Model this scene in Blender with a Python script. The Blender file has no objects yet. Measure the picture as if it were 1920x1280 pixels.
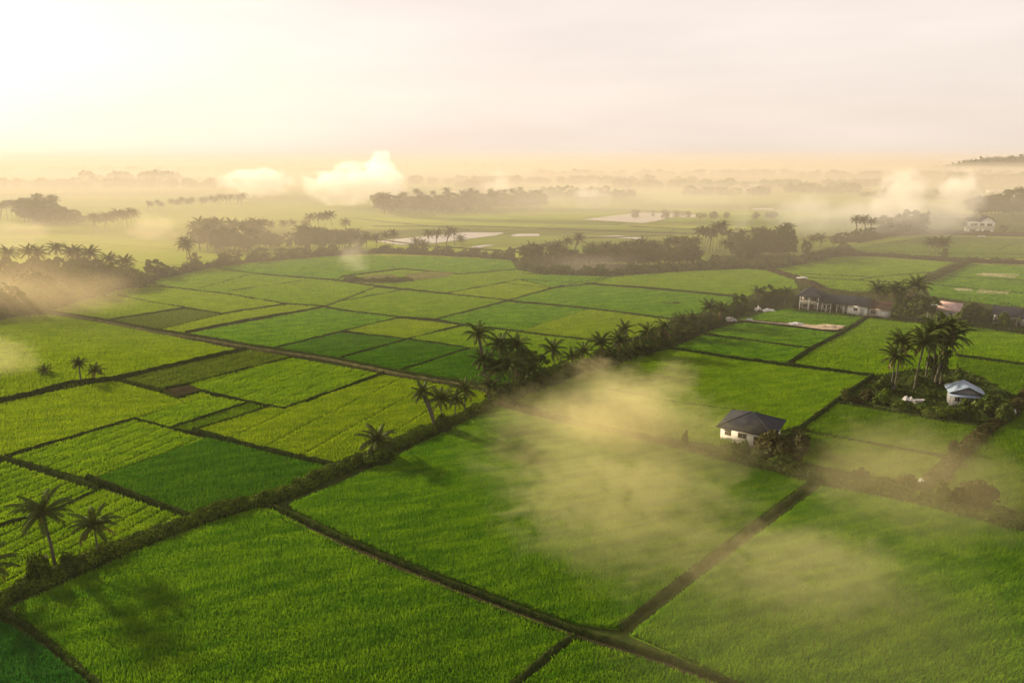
import bpy, math, random
import numpy as np
from mathutils import Vector, Matrix

rnd = random.Random(7)
rng = np.random.default_rng(7)
S = bpy.context.scene
COL = S.collection
R = math.radians

# ------------------------------------------------------------------ camera
CAM_H, FPX = 52.0, 1297.0
PITCH = math.atan(340 / FPX)
cam = bpy.data.cameras.new('camera')
cam.sensor_width = 36.0
cam.lens = FPX / 1920 * 36.0
cam.clip_start, cam.clip_end = 1.0, 30000.0
camo = bpy.data.objects.new('camera', cam)
COL.objects.link(camo)
camo.location = (0, 0, CAM_H)
camo.rotation_euler = (R(90) - PITCH, 0, 0)
S.camera = camo


def ray(x, y):
    u, v = (x - 960) / FPX, (640 - y) / FPX
    return (u, math.cos(PITCH) + v * math.sin(PITCH), -math.sin(PITCH) + v * math.cos(PITCH))


def G(x, y, z=0.0):
    """photo pixel -> point on the level z"""
    d = ray(x, y)
    t = (z - CAM_H) / d[2]
    return (d[0] * t, d[1] * t)


def zat(y, Y):
    """height of the thing whose top shows at row y and which stands at depth Y"""
    d = ray(960, y)
    return CAM_H + Y / d[1] * d[2]


# ------------------------------------------------------------------ render, light, sky
SUN_AZ, SUN_EL = R(-54), R(18)          # azimuth from the view axis (+Y), negative = left
S.render.engine = 'CYCLES'
cy = S.cycles
cy.use_denoising = True
cy.max_bounces, cy.diffuse_bounces, cy.glossy_bounces = 6, 3, 2
cy.transmission_bounces, cy.transparent_max_bounces, cy.volume_bounces = 3, 8, 2
cy.volume_max_steps = 256
cy.caustics_reflective = cy.caustics_refractive = False
vs = S.view_settings
vs.view_transform, vs.look, vs.gamma, vs.use_curve_mapping = 'Standard', 'None', 1.0, False
vs.exposure = 1.17

W = bpy.data.worlds.new('World')
S.world = W
W.use_nodes = True
wn, wl = W.node_tree.nodes, W.node_tree.links
wn.clear()
sky = wn.new('ShaderNodeTexSky')
sky.sky_type = 'NISHITA'
sky.sun_disc = False
sky.sun_elevation = SUN_EL
sky.sun_rotation = SUN_AZ
sky.altitude = 0
sky.air_density, sky.dust_density, sky.ozone_density = 1.0, 3.0, 0.3
bg = wn.new('ShaderNodeBackground')
bg.inputs[1].default_value = 0.108
tint = wn.new('ShaderNodeMixRGB')
tint.blend_type = 'MULTIPLY'
tint.inputs[0].default_value = 1.0
tint.inputs[2].default_value = (1.0, 0.84, 0.89, 1)      # thin overcast of warm morning dust
wo = wn.new('ShaderNodeOutputWorld')
wl.new(sky.outputs[0], tint.inputs[1])
veil = wn.new('ShaderNodeMixRGB')                        # high thin cloud veils the blue
veil.blend_type = 'MIX'
veil.inputs[0].default_value = 0.86
tcw = wn.new('ShaderNodeTexCoord')                       # faint streaks in the veil
mpw = wn.new('ShaderNodeMapping')
mpw.inputs['Scale'].default_value = (1.6, 1.6, 11.0)
nzw = wn.new('ShaderNodeTexNoise')
nzw.inputs['Scale'].default_value, nzw.inputs['Detail'].default_value = 1.7, 6
rmp = wn.new('ShaderNodeMapRange')
rmp.inputs[1].default_value, rmp.inputs[2].default_value = 0.3, 0.7
rmp.inputs[3].default_value, rmp.inputs[4].default_value = 0.94, 1.06
vmul = wn.new('ShaderNodeVectorMath')
vmul.operation = 'SCALE'
vmul.inputs[0].default_value = (4.10, 3.60, 3.24)
wl.new(tcw.outputs['Generated'], mpw.inputs[0])
wl.new(mpw.outputs[0], nzw.inputs['Vector'])
wl.new(nzw.outputs[0], rmp.inputs[0])
wl.new(rmp.outputs[0], vmul.inputs['Scale'])
wl.new(vmul.outputs[0], veil.inputs[2])
wl.new(tint.outputs[0], veil.inputs[1])
wl.new(veil.outputs[0], bg.inputs[0])
wl.new(bg.outputs[0], wo.inputs[0])

sl = bpy.data.lights.new('sun', 'SUN')
sl.energy = 5.0
sl.angle = R(2.5)
sl.color = (1.0, 0.82, 0.56)
so = bpy.data.objects.new('sun', sl)
COL.objects.link(so)
sd = Vector((math.sin(SUN_AZ) * math.cos(SUN_EL), math.cos(SUN_AZ) * math.cos(SUN_EL), math.sin(SUN_EL)))
so.rotation_euler = (-sd).to_track_quat('-Z', 'Y').to_euler()
so.location = (0, 0, 200)


# ------------------------------------------------------------------ node helpers
class NT:
    def __init__(self, name):
        self.m = bpy.data.materials.new(name)
        self.m.use_nodes = True
        self.t = self.m.node_tree
        self.t.nodes.clear()
        self.out = self.n('ShaderNodeOutputMaterial')

    def n(self, kind, **kw):
        nd = self.t.nodes.new(kind)
        for k, v in kw.items():
            setattr(nd, k, v)
        return nd

    def put(self, sock, v):
        if isinstance(v, bpy.types.NodeSocket):
            self.t.links.new(v, sock)
        else:
            if sock.type == 'RGBA' and len(v) == 3:
                v = (*v, 1)
            sock.default_value = v

    def math(self, op, a, b=0.0, clamp=False):
        nd = self.n('ShaderNodeMath', operation=op, use_clamp=clamp)
        self.put(nd.inputs[0], a)
        self.put(nd.inputs[1], b)
        return nd.outputs[0]

    def mix(self, f, a, b, mode='MIX'):
        nd = self.n('ShaderNodeMixRGB', blend_type=mode)
        self.put(nd.inputs[0], f)
        self.put(nd.inputs[1], a)
        self.put(nd.inputs[2], b)
        return nd.outputs[0]

    def smooth(self, v, lo, hi):
        nd = self.n('ShaderNodeMapRange', interpolation_type='SMOOTHSTEP')
        self.put(nd.inputs[0], v)
        nd.inputs[1].default_value, nd.inputs[2].default_value = lo, hi
        return nd.outputs[0]

    def noise(self, vec, scale, detail=3, rough=0.55):
        nd = self.n('ShaderNodeTexNoise')
        self.put(nd.inputs['Vector'], vec)
        nd.inputs['Scale'].default_value = scale
        nd.inputs['Detail'].default_value = detail
        nd.inputs['Roughness'].default_value = rough
        return nd.outputs[0]

    def pos(self):
        return self.n('ShaderNodeNewGeometry').outputs['Position']

    def island(self):
        return self.n('ShaderNodeNewGeometry').outputs['Random Per Island']

    def mapped(self, vec, rot=0.0, scale=(1, 1, 1), kind='POINT'):
        nd = self.n('ShaderNodeMapping', vector_type=kind)
        self.put(nd.inputs[0], vec)
        nd.inputs['Rotation'].default_value = (0, 0, rot)
        nd.inputs['Scale'].default_value = scale
        return nd.outputs[0]

    def surf(self, s):
        self.t.links.new(s, self.out.inputs['Surface'])
        return self.m

    def bump(self, h, strength, dist=0.1):
        nd = self.n('ShaderNodeBump')
        nd.inputs['Strength'].default_value = strength
        nd.inputs['Distance'].default_value = dist
        self.put(nd.inputs['Height'], h)
        return nd.outputs[0]

    def principled(self, col, rough=0.8, spec=0.2, normal=None, metal=0.0):
        nd = self.n('ShaderNodeBsdfPrincipled')
        self.put(nd.inputs['Base Color'], col)
        self.put(nd.inputs['Roughness'], rough)
        nd.inputs['Specular IOR Level'].default_value = spec
        nd.inputs['Metallic'].default_value = metal
        if normal is not None:
            self.put(nd.inputs['Normal'], normal)
        return nd.outputs[0]


def leafy(name, c1, c2, trans=0.35, patch=0.05, rough_mix=0.06):
    """thin leaf: diffuse + light coming through, colour different from leaf to leaf"""
    t = NT(name)
    p = t.pos()
    f = t.math('ADD', t.math('MULTIPLY', t.island(), 0.55), t.math('MULTIPLY', t.smooth(t.noise(p, patch, 4), 0.35, 0.65), 0.45))
    c = t.mix(f, c1, c2)
    d = t.n('ShaderNodeBsdfDiffuse')
    t.put(d.inputs[0], c)
    tr = t.n('ShaderNodeBsdfTranslucent')
    t.put(tr.inputs[0], t.mix(1.0, c, (1.0, 0.95, 0.5), 'MULTIPLY'))
    mx = t.n('ShaderNodeMixShader')
    mx.inputs[0].default_value = trans
    t.t.links.new(d.outputs[0], mx.inputs[1])
    t.t.links.new(tr.outputs[0], mx.inputs[2])
    gl = t.n('ShaderNodeBsdfGlossy')
    gl.inputs['Roughness'].default_value = 0.45
    t.put(gl.inputs[0], (0.8, 0.8, 0.7))
    m2 = t.n('ShaderNodeMixShader')
    m2.inputs[0].default_value = rough_mix
    t.t.links.new(mx.outputs[0], m2.inputs[1])
    t.t.links.new(gl.outputs[0], m2.inputs[2])
    return t.surf(m2.outputs[0])


def simple(name, c1, c2, scale=1.0, rough=0.9, spec=0.04, bump=0.0, stretch=(1, 1, 1), rot=0.0):
    t = NT(name)
    v = t.mapped(t.pos(), rot, stretch)
    n1 = t.noise(v, scale, 5, 0.65)
    c = t.mix(t.smooth(n1, 0.3, 0.7), c1, c2)
    nrm = t.bump(n1, bump, 0.2) if bump else None
    return t.surf(t.principled(c, rough, spec if spec >= 0.3 else 0.0, nrm))


def rice_mat(name, c1, c2):
    t = NT(name)
    p = t.pos()
    band = t.smooth(t.noise(t.mapped(p, R(19), (9.0, 1.7, 5.0), 'TEXTURE'), 0.9, 4, 0.6), 0.40, 0.62)
    fine = t.smooth(t.noise(p, 0.35, 3, 0.6), 0.3, 0.7)
    f = t.math('ADD', t.math('MULTIPLY', t.island(), 0.24), t.math('ADD', t.math('MULTIPLY', band, 0.50), t.math('MULTIPLY', fine, 0.26)))
    c = t.mix(f, c1, c2)
    d = t.n('ShaderNodeBsdfDiffuse')
    t.put(d.inputs[0], c)
    tr = t.n('ShaderNodeBsdfTranslucent')
    t.put(tr.inputs[0], t.mix(1.0, c, (1.0, 1.0, 0.6), 'MULTIPLY'))
    mx = t.n('ShaderNodeMixShader')
    mx.inputs[0].default_value = 0.45
    t.t.links.new(d.outputs[0], mx.inputs[1])
    t.t.links.new(tr.outputs[0], mx.inputs[2])
    return t.surf(mx.outputs[0])


RICE = dict(
    yg=((0.118, 0.205, 0.004), (0.240, 0.330, 0.008)),
    lg=((0.092, 0.190, 0.004), (0.205, 0.318, 0.008)),
    mg=((0.044, 0.150, 0.004), (0.172, 0.312, 0.008)),
    dg=((0.026, 0.102, 0.004), (0.078, 0.182, 0.007)),
    tq=((0.014, 0.092, 0.010), (0.040, 0.145, 0.018)),
    br=((0.064, 0.112, 0.010), (0.118, 0.162, 0.018)),
    ol=((0.060, 0.130, 0.005), (0.130, 0.215, 0.009)),
)
M = {}
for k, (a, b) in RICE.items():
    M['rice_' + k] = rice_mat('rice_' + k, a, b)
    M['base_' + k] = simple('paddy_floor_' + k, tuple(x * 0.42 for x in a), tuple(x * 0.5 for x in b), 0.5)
M['palm_leaf'] = leafy('palm_leaf', (0.022, 0.040, 0.006), (0.058, 0.074, 0.013), 0.12, 0.2, 0.006)
M['palm_dry'] = leafy('palm_dry_leaf', (0.060, 0.050, 0.014), (0.130, 0.095, 0.028), 0.2, 0.2, 0.01)
M['tree_leaf'] = leafy('tree_leaf', (0.022, 0.042, 0.006), (0.062, 0.084, 0.012), 0.15, 0.25, 0.005)
M['tree_leaf_warm'] = leafy('tree_leaf_warm', (0.045, 0.060, 0.010), (0.085, 0.092, 0.018), 0.2, 0.25, 0.005)
M['bush_leaf'] = leafy('bush_leaf', (0.024, 0.046, 0.006), (0.066, 0.090, 0.012), 0.2, 0.3, 0.005)
M['bush_brown'] = leafy('bush_brown', (0.020, 0.024, 0.006), (0.056, 0.048, 0.014), 0.2, 0.3, 0.005)
M['hedge_leaf'] = leafy('hedge_leaf', (0.010, 0.028, 0.002), (0.085, 0.125, 0.006), 0.25, 0.4, 0.005)
M['hedge_core'] = simple('hedge_core', (0.012, 0.020, 0.006), (0.030, 0.038, 0.012), 1.5)
M['bund'] = simple('bund_soil', (0.010, 0.020, 0.004), (0.028, 0.038, 0.008), 1.2, bump=0.6)
M['bund_grass'] = leafy('bund_grass', (0.018, 0.042, 0.005), (0.052, 0.080, 0.010), 0.2, 0.3, 0.01)
M['mud'] = simple('wet_mud', (0.020, 0.018, 0.010), (0.036, 0.030, 0.014), 0.8, 0.9, 0.03, 0.4)
M['soil'] = simple('dark_soil', (0.016, 0.015, 0.007), (0.036, 0.031, 0.014), 0.9, 0.9, 0.1, 0.7)
M['track'] = simple('pale_track', (0.058, 0.058, 0.022), (0.115, 0.105, 0.045), 0.7, 0.9, 0.1, 0.4)
M['sand'] = simple('pale_sand', (0.20, 0.155, 0.10), (0.40, 0.33, 0.24), 0.5, 0.9, 0.1, 0.3)
M['lawn'] = simple('lawn', (0.018, 0.036, 0.006), (0.050, 0.060, 0.014), 0.6, 0.95, 0.1, 0.6)  # darkened for the garden's undergrowth and for tree shade put into the colour
M['trunk'] = simple('palm_trunk', (0.055, 0.050, 0.038), (0.12, 0.11, 0.085), 3.0, 0.9, 0.1, 0.5, (1, 1, 4))
M['bark'] = simple('bark', (0.055, 0.042, 0.026), (0.11, 0.09, 0.06), 3.0, 0.95, 0.1, 0.6, (4, 4, 1))


# ------------------------------------------------------------------ mesh helpers
class MB:
    def __init__(self):
        self.v, self.f, self.mi, self.n = [], [], [], 0

    def add(self, verts, faces, mi=0):
        verts = np.asarray(verts, dtype=np.float64).reshape(-1, 3)
        faces = np.asarray(faces, dtype=np.int64)
        if len(faces) == 0:
            return
        self.v.append(verts)
        self.f.append(faces + self.n)
        self.mi.append(np.full(len(faces), mi))
        self.n += len(verts)

    def box(self, c, s, rz=0.0, mi=0):
        x, y, z = s[0] / 2, s[1] / 2, s[2] / 2
        v = np.array([(-x, -y, -z), (x, -y, -z), (x, y, -z), (-x, y, -z), (-x, -y, z), (x, -y, z), (x, y, z), (-x, y, z)])
        if rz:
            cr, sr = math.cos(rz), math.sin(rz)
            v = v @ np.array([[cr, sr, 0], [-sr, cr, 0], [0, 0, 1]])
        self.add(v + np.array(c), [(0, 3, 2, 1), (4, 5, 6, 7), (0, 1, 5, 4), (1, 2, 6, 5), (2, 3, 7, 6), (3, 0, 4, 7)], mi)

    def tube(self, pts, rad, seg=8, mi=0, cap=True):
        pts = [Vector(p) for p in pts]
        rings = []
        for i, p in enumerate(pts):
            t = (pts[min(i + 1, len(pts) - 1)] - pts[max(i - 1, 0)]).normalized()
            a = t.orthogonal().normalized() if abs(t.z) < 0.95 else Vector((1, 0, 0))
            a = (a - t * a.dot(t)).normalized()
            b = t.cross(a)
            r = rad[i] if hasattr(rad, '__len__') else rad
            rings += [tuple(p + (a * math.cos(2 * math.pi * k / seg) + b * math.sin(2 * math.pi * k / seg)) * r) for k in range(seg)]
        fs = []
        for i in range(len(pts) - 1):
            for k in range(seg):
                fs.append((i * seg + k, i * seg + (k + 1) % seg, (i + 1) * seg + (k + 1) % seg, (i + 1) * seg + k))
        self.add(rings, fs, mi)
        if cap:
            c = len(pts) - 1
            self.add([rings[c * seg + k] for k in range(seg)] + [tuple(pts[-1])], [(k, (k + 1) % seg, seg) for k in range(seg)], mi)

    def mesh(self, name, mats, smooth=False):
        me = bpy.data.meshes.new(name)
        V = np.concatenate(self.v)
        me.vertices.add(len(V))
        me.vertices.foreach_set('co', V.astype(np.float32).ravel())
        loops = np.concatenate([f.ravel() for f in self.f])
        cnt = np.concatenate([np.full(len(f), f.shape[1]) for f in self.f])
        me.loops.add(len(loops))
        me.loops.foreach_set('vertex_index', loops.astype(np.int32))
        me.polygons.add(len(cnt))
        me.polygons.foreach_set('loop_start', np.concatenate([[0], np.cumsum(cnt)[:-1]]).astype(np.int32))
        me.polygons.foreach_set('material_index', np.concatenate(self.mi).astype(np.int32))
        if smooth:
            me.polygons.foreach_set('use_smooth', np.ones(len(cnt), dtype=bool))
        me.update(calc_edges=True)
        me.validate()
        for m in (mats if isinstance(mats, (list, tuple)) else [mats]):
            me.materials.append(m)
        return me


def link(name, me, parent=None, loc=(0, 0, 0), rz=0.0, sc=(1, 1, 1)):
    o = bpy.data.objects.new(name, me)
    COL.objects.link(o)
    o.location, o.rotation_euler, o.scale = loc, (0, 0, rz), sc
    if parent:
        o.parent = parent
    return o


def tag(o, label=None, cat=None, group=None, kind=None):
    if label:
        o['label'] = label
    if cat:
        o['category'] = cat
    if group:
        o['group'] = group
    if kind:
        o['kind'] = kind
    return o


def struct(name, mb, mats):
    return tag(link(name, mb.mesh(name, mats)), kind='structure')


def densify(pts, step):
    """pixels -> evenly spaced ground points"""
    P = [np.array(G(*p)) for p in pts]
    out = [P[0]]
    for a, b in zip(P[:-1], P[1:]):
        n = max(1, int(np.linalg.norm(b - a) / step))
        for k in range(1, n + 1):
            out.append(a + (b - a) * k / n)
    return np.array(out)


def normals2(P):
    T = np.gradient(P, axis=0)
    T /= np.linalg.norm(T, axis=1)[:, None] + 1e-9
    return np.stack([-T[:, 1], T[:, 0]], 1)


def leaf_quads(C, Nrm, size, rng, aspect=1.6):
    """one leaf quad at each centre C, roughly facing Nrm"""
    n = len(C)
    N = Nrm + rng.normal(0, 0.55, (n, 3))
    N /= np.linalg.norm(N, axis=1)[:, None] + 1e-9
    A = np.cross(N, rng.normal(0, 1, (n, 3)))
    A /= np.linalg.norm(A, axis=1)[:, None] + 1e-9
    B = np.cross(N, A)
    s = (size * rng.uniform(0.6, 1.3, n))[:, None]
    V = np.stack([C - A * s * aspect * .5, C - B * s * .5, C + A * s * aspect * .5, C + B * s * .5], 1)
    F = np.arange(n * 4).reshape(n, 4)
    return V.reshape(-1, 3), F


# ------------------------------------------------------------------ ground
def ground():
    t = NT('far_fields')
    p = t.pos()
    wob = t.n('ShaderNodeVectorMath', operation='MULTIPLY_ADD')
    nz = t.n('ShaderNodeTexNoise')
    t.put(nz.inputs['Vector'], p)
    nz.inputs['Scale'].default_value = 0.006
    t.put(wob.inputs[0], nz.outputs['Color'])
    wob.inputs[1].default_value = (50, 50, 0)
    t.put(wob.inputs[2], p)
    v = t.mapped(wob.outputs[0], R(24), (1, 1, 1))
    br = t.n('ShaderNodeTexBrick')
    t.put(br.inputs['Vector'], v)
    t.put(br.inputs['Color1'], (0.115, 0.185, 0.010))
    t.put(br.inputs['Color2'], (0.215, 0.270, 0.018))
    t.put(br.inputs['Mortar'], (0.045, 0.050, 0.018))
    br.inputs['Scale'].default_value = 1.0
    br.inputs['Mortar Size'].default_value = 0.8
    br.inputs['Brick Width'].default_value = 95
    br.inputs['Row Height'].default_value = 42
    c = t.mix(t.math('MULTIPLY', t.noise(p, 0.03, 5), 0.5), br.outputs[0], (0.120, 0.160, 0.018))
    dark = t.smooth(t.noise(t.mapped(p, 0, (0.5, 1.6, 1)), 0.0022, 5), 0.50, 0.60)
    c = t.mix(t.math('MULTIPLY', dark, 0.75), c, (0.045, 0.062, 0.014))
    nb = t.noise(p, 1.2, 4)
    m = t.surf(t.principled(c, 0.9, 0.0, t.bump(nb, 0.6, 0.3)))
    mb = MB()
    mb.add([(-5800, -200, 0), (5800, -200, 0), (5800, 8800, 0), (-5800, 8800, 0)], [(0, 1, 2, 3)])
    struct('ground', mb, m)


ground()

# ------------------------------------------------------------------ rice fields
FZ = [0]


def inside(P, poly):
    x, y = P[:, 0], P[:, 1]
    r = np.zeros(len(P), bool)
    n = len(poly)
    for i in range(n):
        x1, y1 = poly[i]
        x2, y2 = poly[(i + 1) % n]
        c = ((y1 > y) != (y2 > y)) & (x < (x2 - x1) * (y - y1) / (y2 - y1 + 1e-12) + x1)
        r ^= c
    return r


LEFT_ROW = ((377, 733), (545, 671))     # rows on the left run beside the hedge
RIGHT_ROW = ((1317, 628), (1520, 655))  # rows on the right run across


def field(pix, kind, row=LEFT_ROW, furrow=0.0, name='rice_field', height=0.55, dens=1.0):
    """one plot: a raised bed of earth and, standing on it, the young rice"""
    poly = np.array([G(*p) for p in pix])
    FZ[0] += 1
    z0 = 0.10 + 0.004 * FZ[0]
    mb = MB()
    from mathutils.geometry import tessellate_polygon
    tris = tessellate_polygon([[Vector((*p, 0)) for p in poly]])
    top = np.column_stack([poly, np.full(len(poly), z0)])
    tr = []
    for a, b, c in tris:
        u, w = poly[b] - poly[a], poly[c] - poly[a]
        tr.append((a, b, c) if u[0] * w[1] - u[1] * w[0] > 0 else (a, c, b))
    mb.add(top, tr, 0)
    n = len(poly)
    mb.add(np.vstack([top, np.column_stack([poly, np.full(n, -0.05)])]), [(i, (i + 1) % n, n + (i + 1) % n, n + i) for i in range(n)], 0)
    cen = poly.mean(0)
    D = max(60.0, math.hypot(*np.maximum(np.abs(poly).min(0), 0) * 0 + cen) * 0.85)
    s = max(0.19, D * 0.0022) / math.sqrt(dens)
    a, b = np.array(G(*row[0])), np.array(G(*row[1]))
    e = (b - a) / np.linalg.norm(b - a)
    f = np.array([-e[1], e[0]])
    lu, lv = poly @ e, poly @ f
    gu = np.arange(lu.min(), lu.max(), s * 0.9)
    gv = np.arange(lv.min(), lv.max(), s * 1.15)
    U, Vv = np.meshgrid(gu, gv)
    U, Vv = U.ravel(), Vv.ravel()
    U = U + rng.uniform(-.45, .45, len(U)) * s
    Vv = Vv + rng.uniform(-.22, .22, len(U)) * s
    P = U[:, None] * e + Vv[:, None] * f
    keep = inside(P, poly) & (P[:, 1] > 40) & (np.abs(P[:, 0]) < P[:, 1] * 0.95 + 25)
    if furrow:
        ph = (Vv + 0.5 * np.sin(U * 0.05)) % furrow
        keep &= ph > max(0.55, 0.9 * s)
    P = P[keep]
    m = len(P)
    if m:
        big = np.sin(P[:, 0] * 0.21 + 1.3 * np.sin(P[:, 1] * 0.11)) * np.sin(P[:, 1] * 0.17 + np.sin(P[:, 0] * 0.09))
        for k in range(2):
            ang = rng.uniform(0, 2 * math.pi, m)
            w = s * rng.uniform(0.32, 0.6, m)
            h = height * (1 + 0.18 * big) * rng.uniform(0.7, 1.15, m)
            dx, dy = np.cos(ang) * w, np.sin(ang) * w
            lx, ly = rng.normal(0.05, 0.16, m), rng.normal(-0.05, 0.16, m)
            z = np.full(m, z0)
            q = rng.uniform(-.2, .2, (m, 2)) * s
            V = np.stack([np.column_stack([P[:, 0] + q[:, 0] - dx, P[:, 1] + q[:, 1] - dy, z]),
                          np.column_stack([P[:, 0] + q[:, 0] + dx, P[:, 1] + q[:, 1] + dy, z]),
                          np.column_stack([P[:, 0] + q[:, 0] + lx, P[:, 1] + q[:, 1] + ly, z + h])], 1)
            mb.add(V.reshape(-1, 3), np.arange(3 * m).reshape(m, 3), 1)
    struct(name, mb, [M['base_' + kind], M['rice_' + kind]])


# left of the long hedge
field([(-60, 605), (87, 590), (190, 607), (300, 628), (440, 656), (335, 684), (220, 711), (100, 730), (-60, 762)], 'yg')
field([(-60, 772), (120, 733), (215, 716), (307, 741), (333, 751), (377, 738), (395, 743), (253, 785), (130, 823), (-60, 880)], 'yg')
field([(232, 712), (335, 687), (470, 658), (545, 671), (440, 698), (310, 731)], 'br', furrow=4)
field([(377, 731), (353, 723), (440, 700), (548, 673), (640, 690), (715, 703), (640, 730), (530, 766), (463, 753)], 'lg', furrow=5)
field([(370, 808), (515, 763), (532, 770), (640, 733), (718, 705), (850, 727), (940, 742), (875, 772), (800, 803), (735, 832), (690, 852), (640, 872), (500, 843), (400, 818)], 'yg', furrow=9)
field([(322, 806), (468, 758), (495, 764), (365, 808)], 'ol')
field([(257, 787), (395, 745), (461, 756), (318, 803)], 'lg', furrow=4)
field([(20, 860), (253, 790), (318, 807), (383, 826), (280, 860), (170, 899)], 'lg', furrow=3.6)
field([(175, 901), (285, 862), (390, 824), (500, 850), (625, 880), (600, 898), (520, 928), (440, 955), (375, 975)], 'dg')
field([(-40, 875), (10, 870), (180, 921), (110, 955), (-40, 1003)], 'lg', furrow=2.6)
field([(-60, 1012), (110, 960), (192, 922), (365, 979), (300, 1003), (180, 1045), (80, 1085), (-60, 1135)], 'lg', furrow=3.0)
# in front of the hedge
field([(20, 1146), (130, 1094), (250, 1040), (390, 985), (480, 956), (512, 960), (640, 1027), (760, 1077), (900, 1132), (1065, 1192), (950, 1290), (800, 1400), (280, 1400), (185, 1285), (80, 1197)], 'mg')
field([(-80, 1150), (5, 1170), (70, 1207), (165, 1285), (250, 1380), (-60, 1380)], 'tq')
field([(540, 950), (640, 908), (760, 850), (850, 803), (937, 764), (1060, 797), (1200, 826), (1300, 850), (1400, 874), (1515, 903), (1410, 980), (1295, 1066), (1160, 1182), (1080, 1172), (960, 1128), (800, 1068), (690, 1024), (560, 962)], 'mg')
field([(1540, 915), (1620, 930), (1720, 950), (1820, 975), (1980, 1015), (2100, 1320), (1470, 1320), (1330, 1258), (1180, 1192), (1310, 1088), (1430, 998)], 'mg', row=RIGHT_ROW)
field([(1078, 1204), (1180, 1232), (1330, 1285), (1420, 1330), (960, 1330), (985, 1282)], 'mg')
# between the hedge and the farm houses
field([(962, 752), (1040, 716), (1110, 694), (1180, 672), (1257, 658), (1365, 674), (1473, 689), (1630, 709), (1565, 751), (1497, 801), (1345, 838), (1200, 812), (1080, 788)], 'lg', row=RIGHT_ROW)
field([(1262, 655), (1317, 629), (1420, 643), (1518, 656), (1478, 682), (1370, 670)], 'mg', row=RIGHT_ROW, furrow=6)
field([(1320, 627), (1368, 611), (1400, 607), (1480, 615), (1572, 626), (1521, 654), (1420, 641)], 'mg', row=RIGHT_ROW, furrow=6)
field([(1372, 604), (1440, 586), (1490, 578), (1560, 586), (1618, 595), (1582, 617), (1500, 607), (1420, 601)], 'mg', row=RIGHT_ROW, height=0.3)
field([(1486, 685), (1530, 656), (1583, 627), (1630, 599), (1700, 606), (1800, 612), (1990, 640), (1990, 690), (1920, 682), (1794, 667), (1794, 694), (1700, 695), (1650, 705), (1630, 705)], 'lg', row=RIGHT_ROW, furrow=8)
field([(1795, 671), (1990, 698), (1990, 760), (1905, 745), (1850, 712), (1795, 690)], 'ol', row=RIGHT_ROW)
field([(1504, 808), (1570, 760), (1640, 772), (1720, 785), (1835, 803), (1772, 854), (1673, 840), (1600, 826)], 'ol', row=RIGHT_ROW)
field([(1492, 822), (1515, 815), (1640, 838), (1765, 862), (1722, 905), (1640, 895), (1560, 880), (1498, 868)], 'ol', row=RIGHT_ROW)
field([(1852, 812), (1905, 768), (1990, 740), (1990, 985), (1900, 965), (1840, 950), (1772, 915), (1805, 868)], 'ol', row=RIGHT_ROW)
# behind the farm houses
field([(1446, 505), (1560, 484), (1650, 487), (1785, 493), (1718, 526), (1695, 545), (1600, 548), (1520, 535)], 'lg', row=((1500, 515), (1640, 521)), furrow=9)
field([(1820, 497), (1990, 503), (1990, 580), (1880, 575), (1745, 556), (1735, 532)], 'mg', row=((1750, 527), (1900, 540)), furrow=11)
field([(1570, 478), (1640, 458), (1740, 444), (1990, 450), (1990, 486), (1850, 484), (1700, 482)], 'ol', row=((1500, 515), (1640, 521)))
field([(1745, 403), (1990, 398), (1990, 436), (1870, 437), (1745, 433)], 'ol', row=((1500, 515), (1640, 521)))
# wide plain between path and tree line
TOPROW = ((200, 603), (347, 579))
field([(90, 587), (222, 543), (300, 539), (427, 554), (530, 571), (417, 588), (347, 577), (195, 601)], 'yg', row=TOPROW)
field([(204, 603), (347, 581), (412, 590), (290, 621)], 'br', row=TOPROW)
field([(294, 622), (415, 592), (540, 573), (600, 577), (350, 622), (340, 629)], 'yg', row=TOPROW)
field([(354, 628), (608, 579), (640, 585), (747, 597), (640, 621), (507, 655), (467, 650), (383, 636)], 'mg', row=TOPROW)
field([(513, 657), (640, 626), (760, 638), (640, 671), (637, 677), (560, 666)], 'dg', row=TOPROW)
field([(644, 622), (750, 599), (864, 612), (763, 636)], 'yg', row=TOPROW)
field([(645, 673), (764, 640), (876, 655), (747, 696), (650, 680)], 'dg', row=TOPROW)
field([(752, 698), (882, 657), (960, 650), (1000, 690), (950, 732), (850, 717)], 'dg', row=TOPROW)
field([(769, 637), (870, 614), (973, 626), (1107, 642), (1150, 650), (1100, 674), (985, 720), (960, 648), (882, 654)], 'lg', row=TOPROW)
field([(822, 601), (953, 568), (1100, 582), (977, 621), (868, 610)], 'mg', row=TOPROW)
field([(1104, 582), (1256, 602), (1240, 618), (1150, 645), (1107, 637), (980, 622)], 'yg', row=TOPROW)
field([(614, 577), (707, 541), (757, 546), (837, 554), (946, 565), (817, 599), (750, 594), (640, 582)], 'lg', row=TOPROW)
field([(535, 570), (430, 552), (304, 537), (225, 541), (300, 522), (400, 504), (480, 516), (633, 529), (703, 539), (610, 574), (545, 571)], 'lg', row=TOPROW)
field([(480, 513), (402, 502), (480, 493), (640, 481), (800, 482), (958, 489), (968, 505), (860, 514), (753, 504), (640, 519), (633, 525)], 'mg', row=TOPROW)
field([(642, 522), (753, 507), (860, 517), (970, 508), (1018, 517), (967, 526), (840, 550), (757, 543), (710, 537), (636, 527)], 'lg', row=TOPROW)
field([(842, 552), (973, 527), (1032, 541), (953, 563)], 'yg', row=TOPROW)
field([(977, 525), (1022, 517), (1145, 521), (1107, 532), (1037, 540)], 'mg', row=TOPROW)
field([(959, 565), (1039, 543), (1107, 536), (1200, 543), (1280, 550), (1370, 559), (1395, 566), (1340, 583), (1262, 598), (1103, 578)], 'mg', row=TOPROW)
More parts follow.
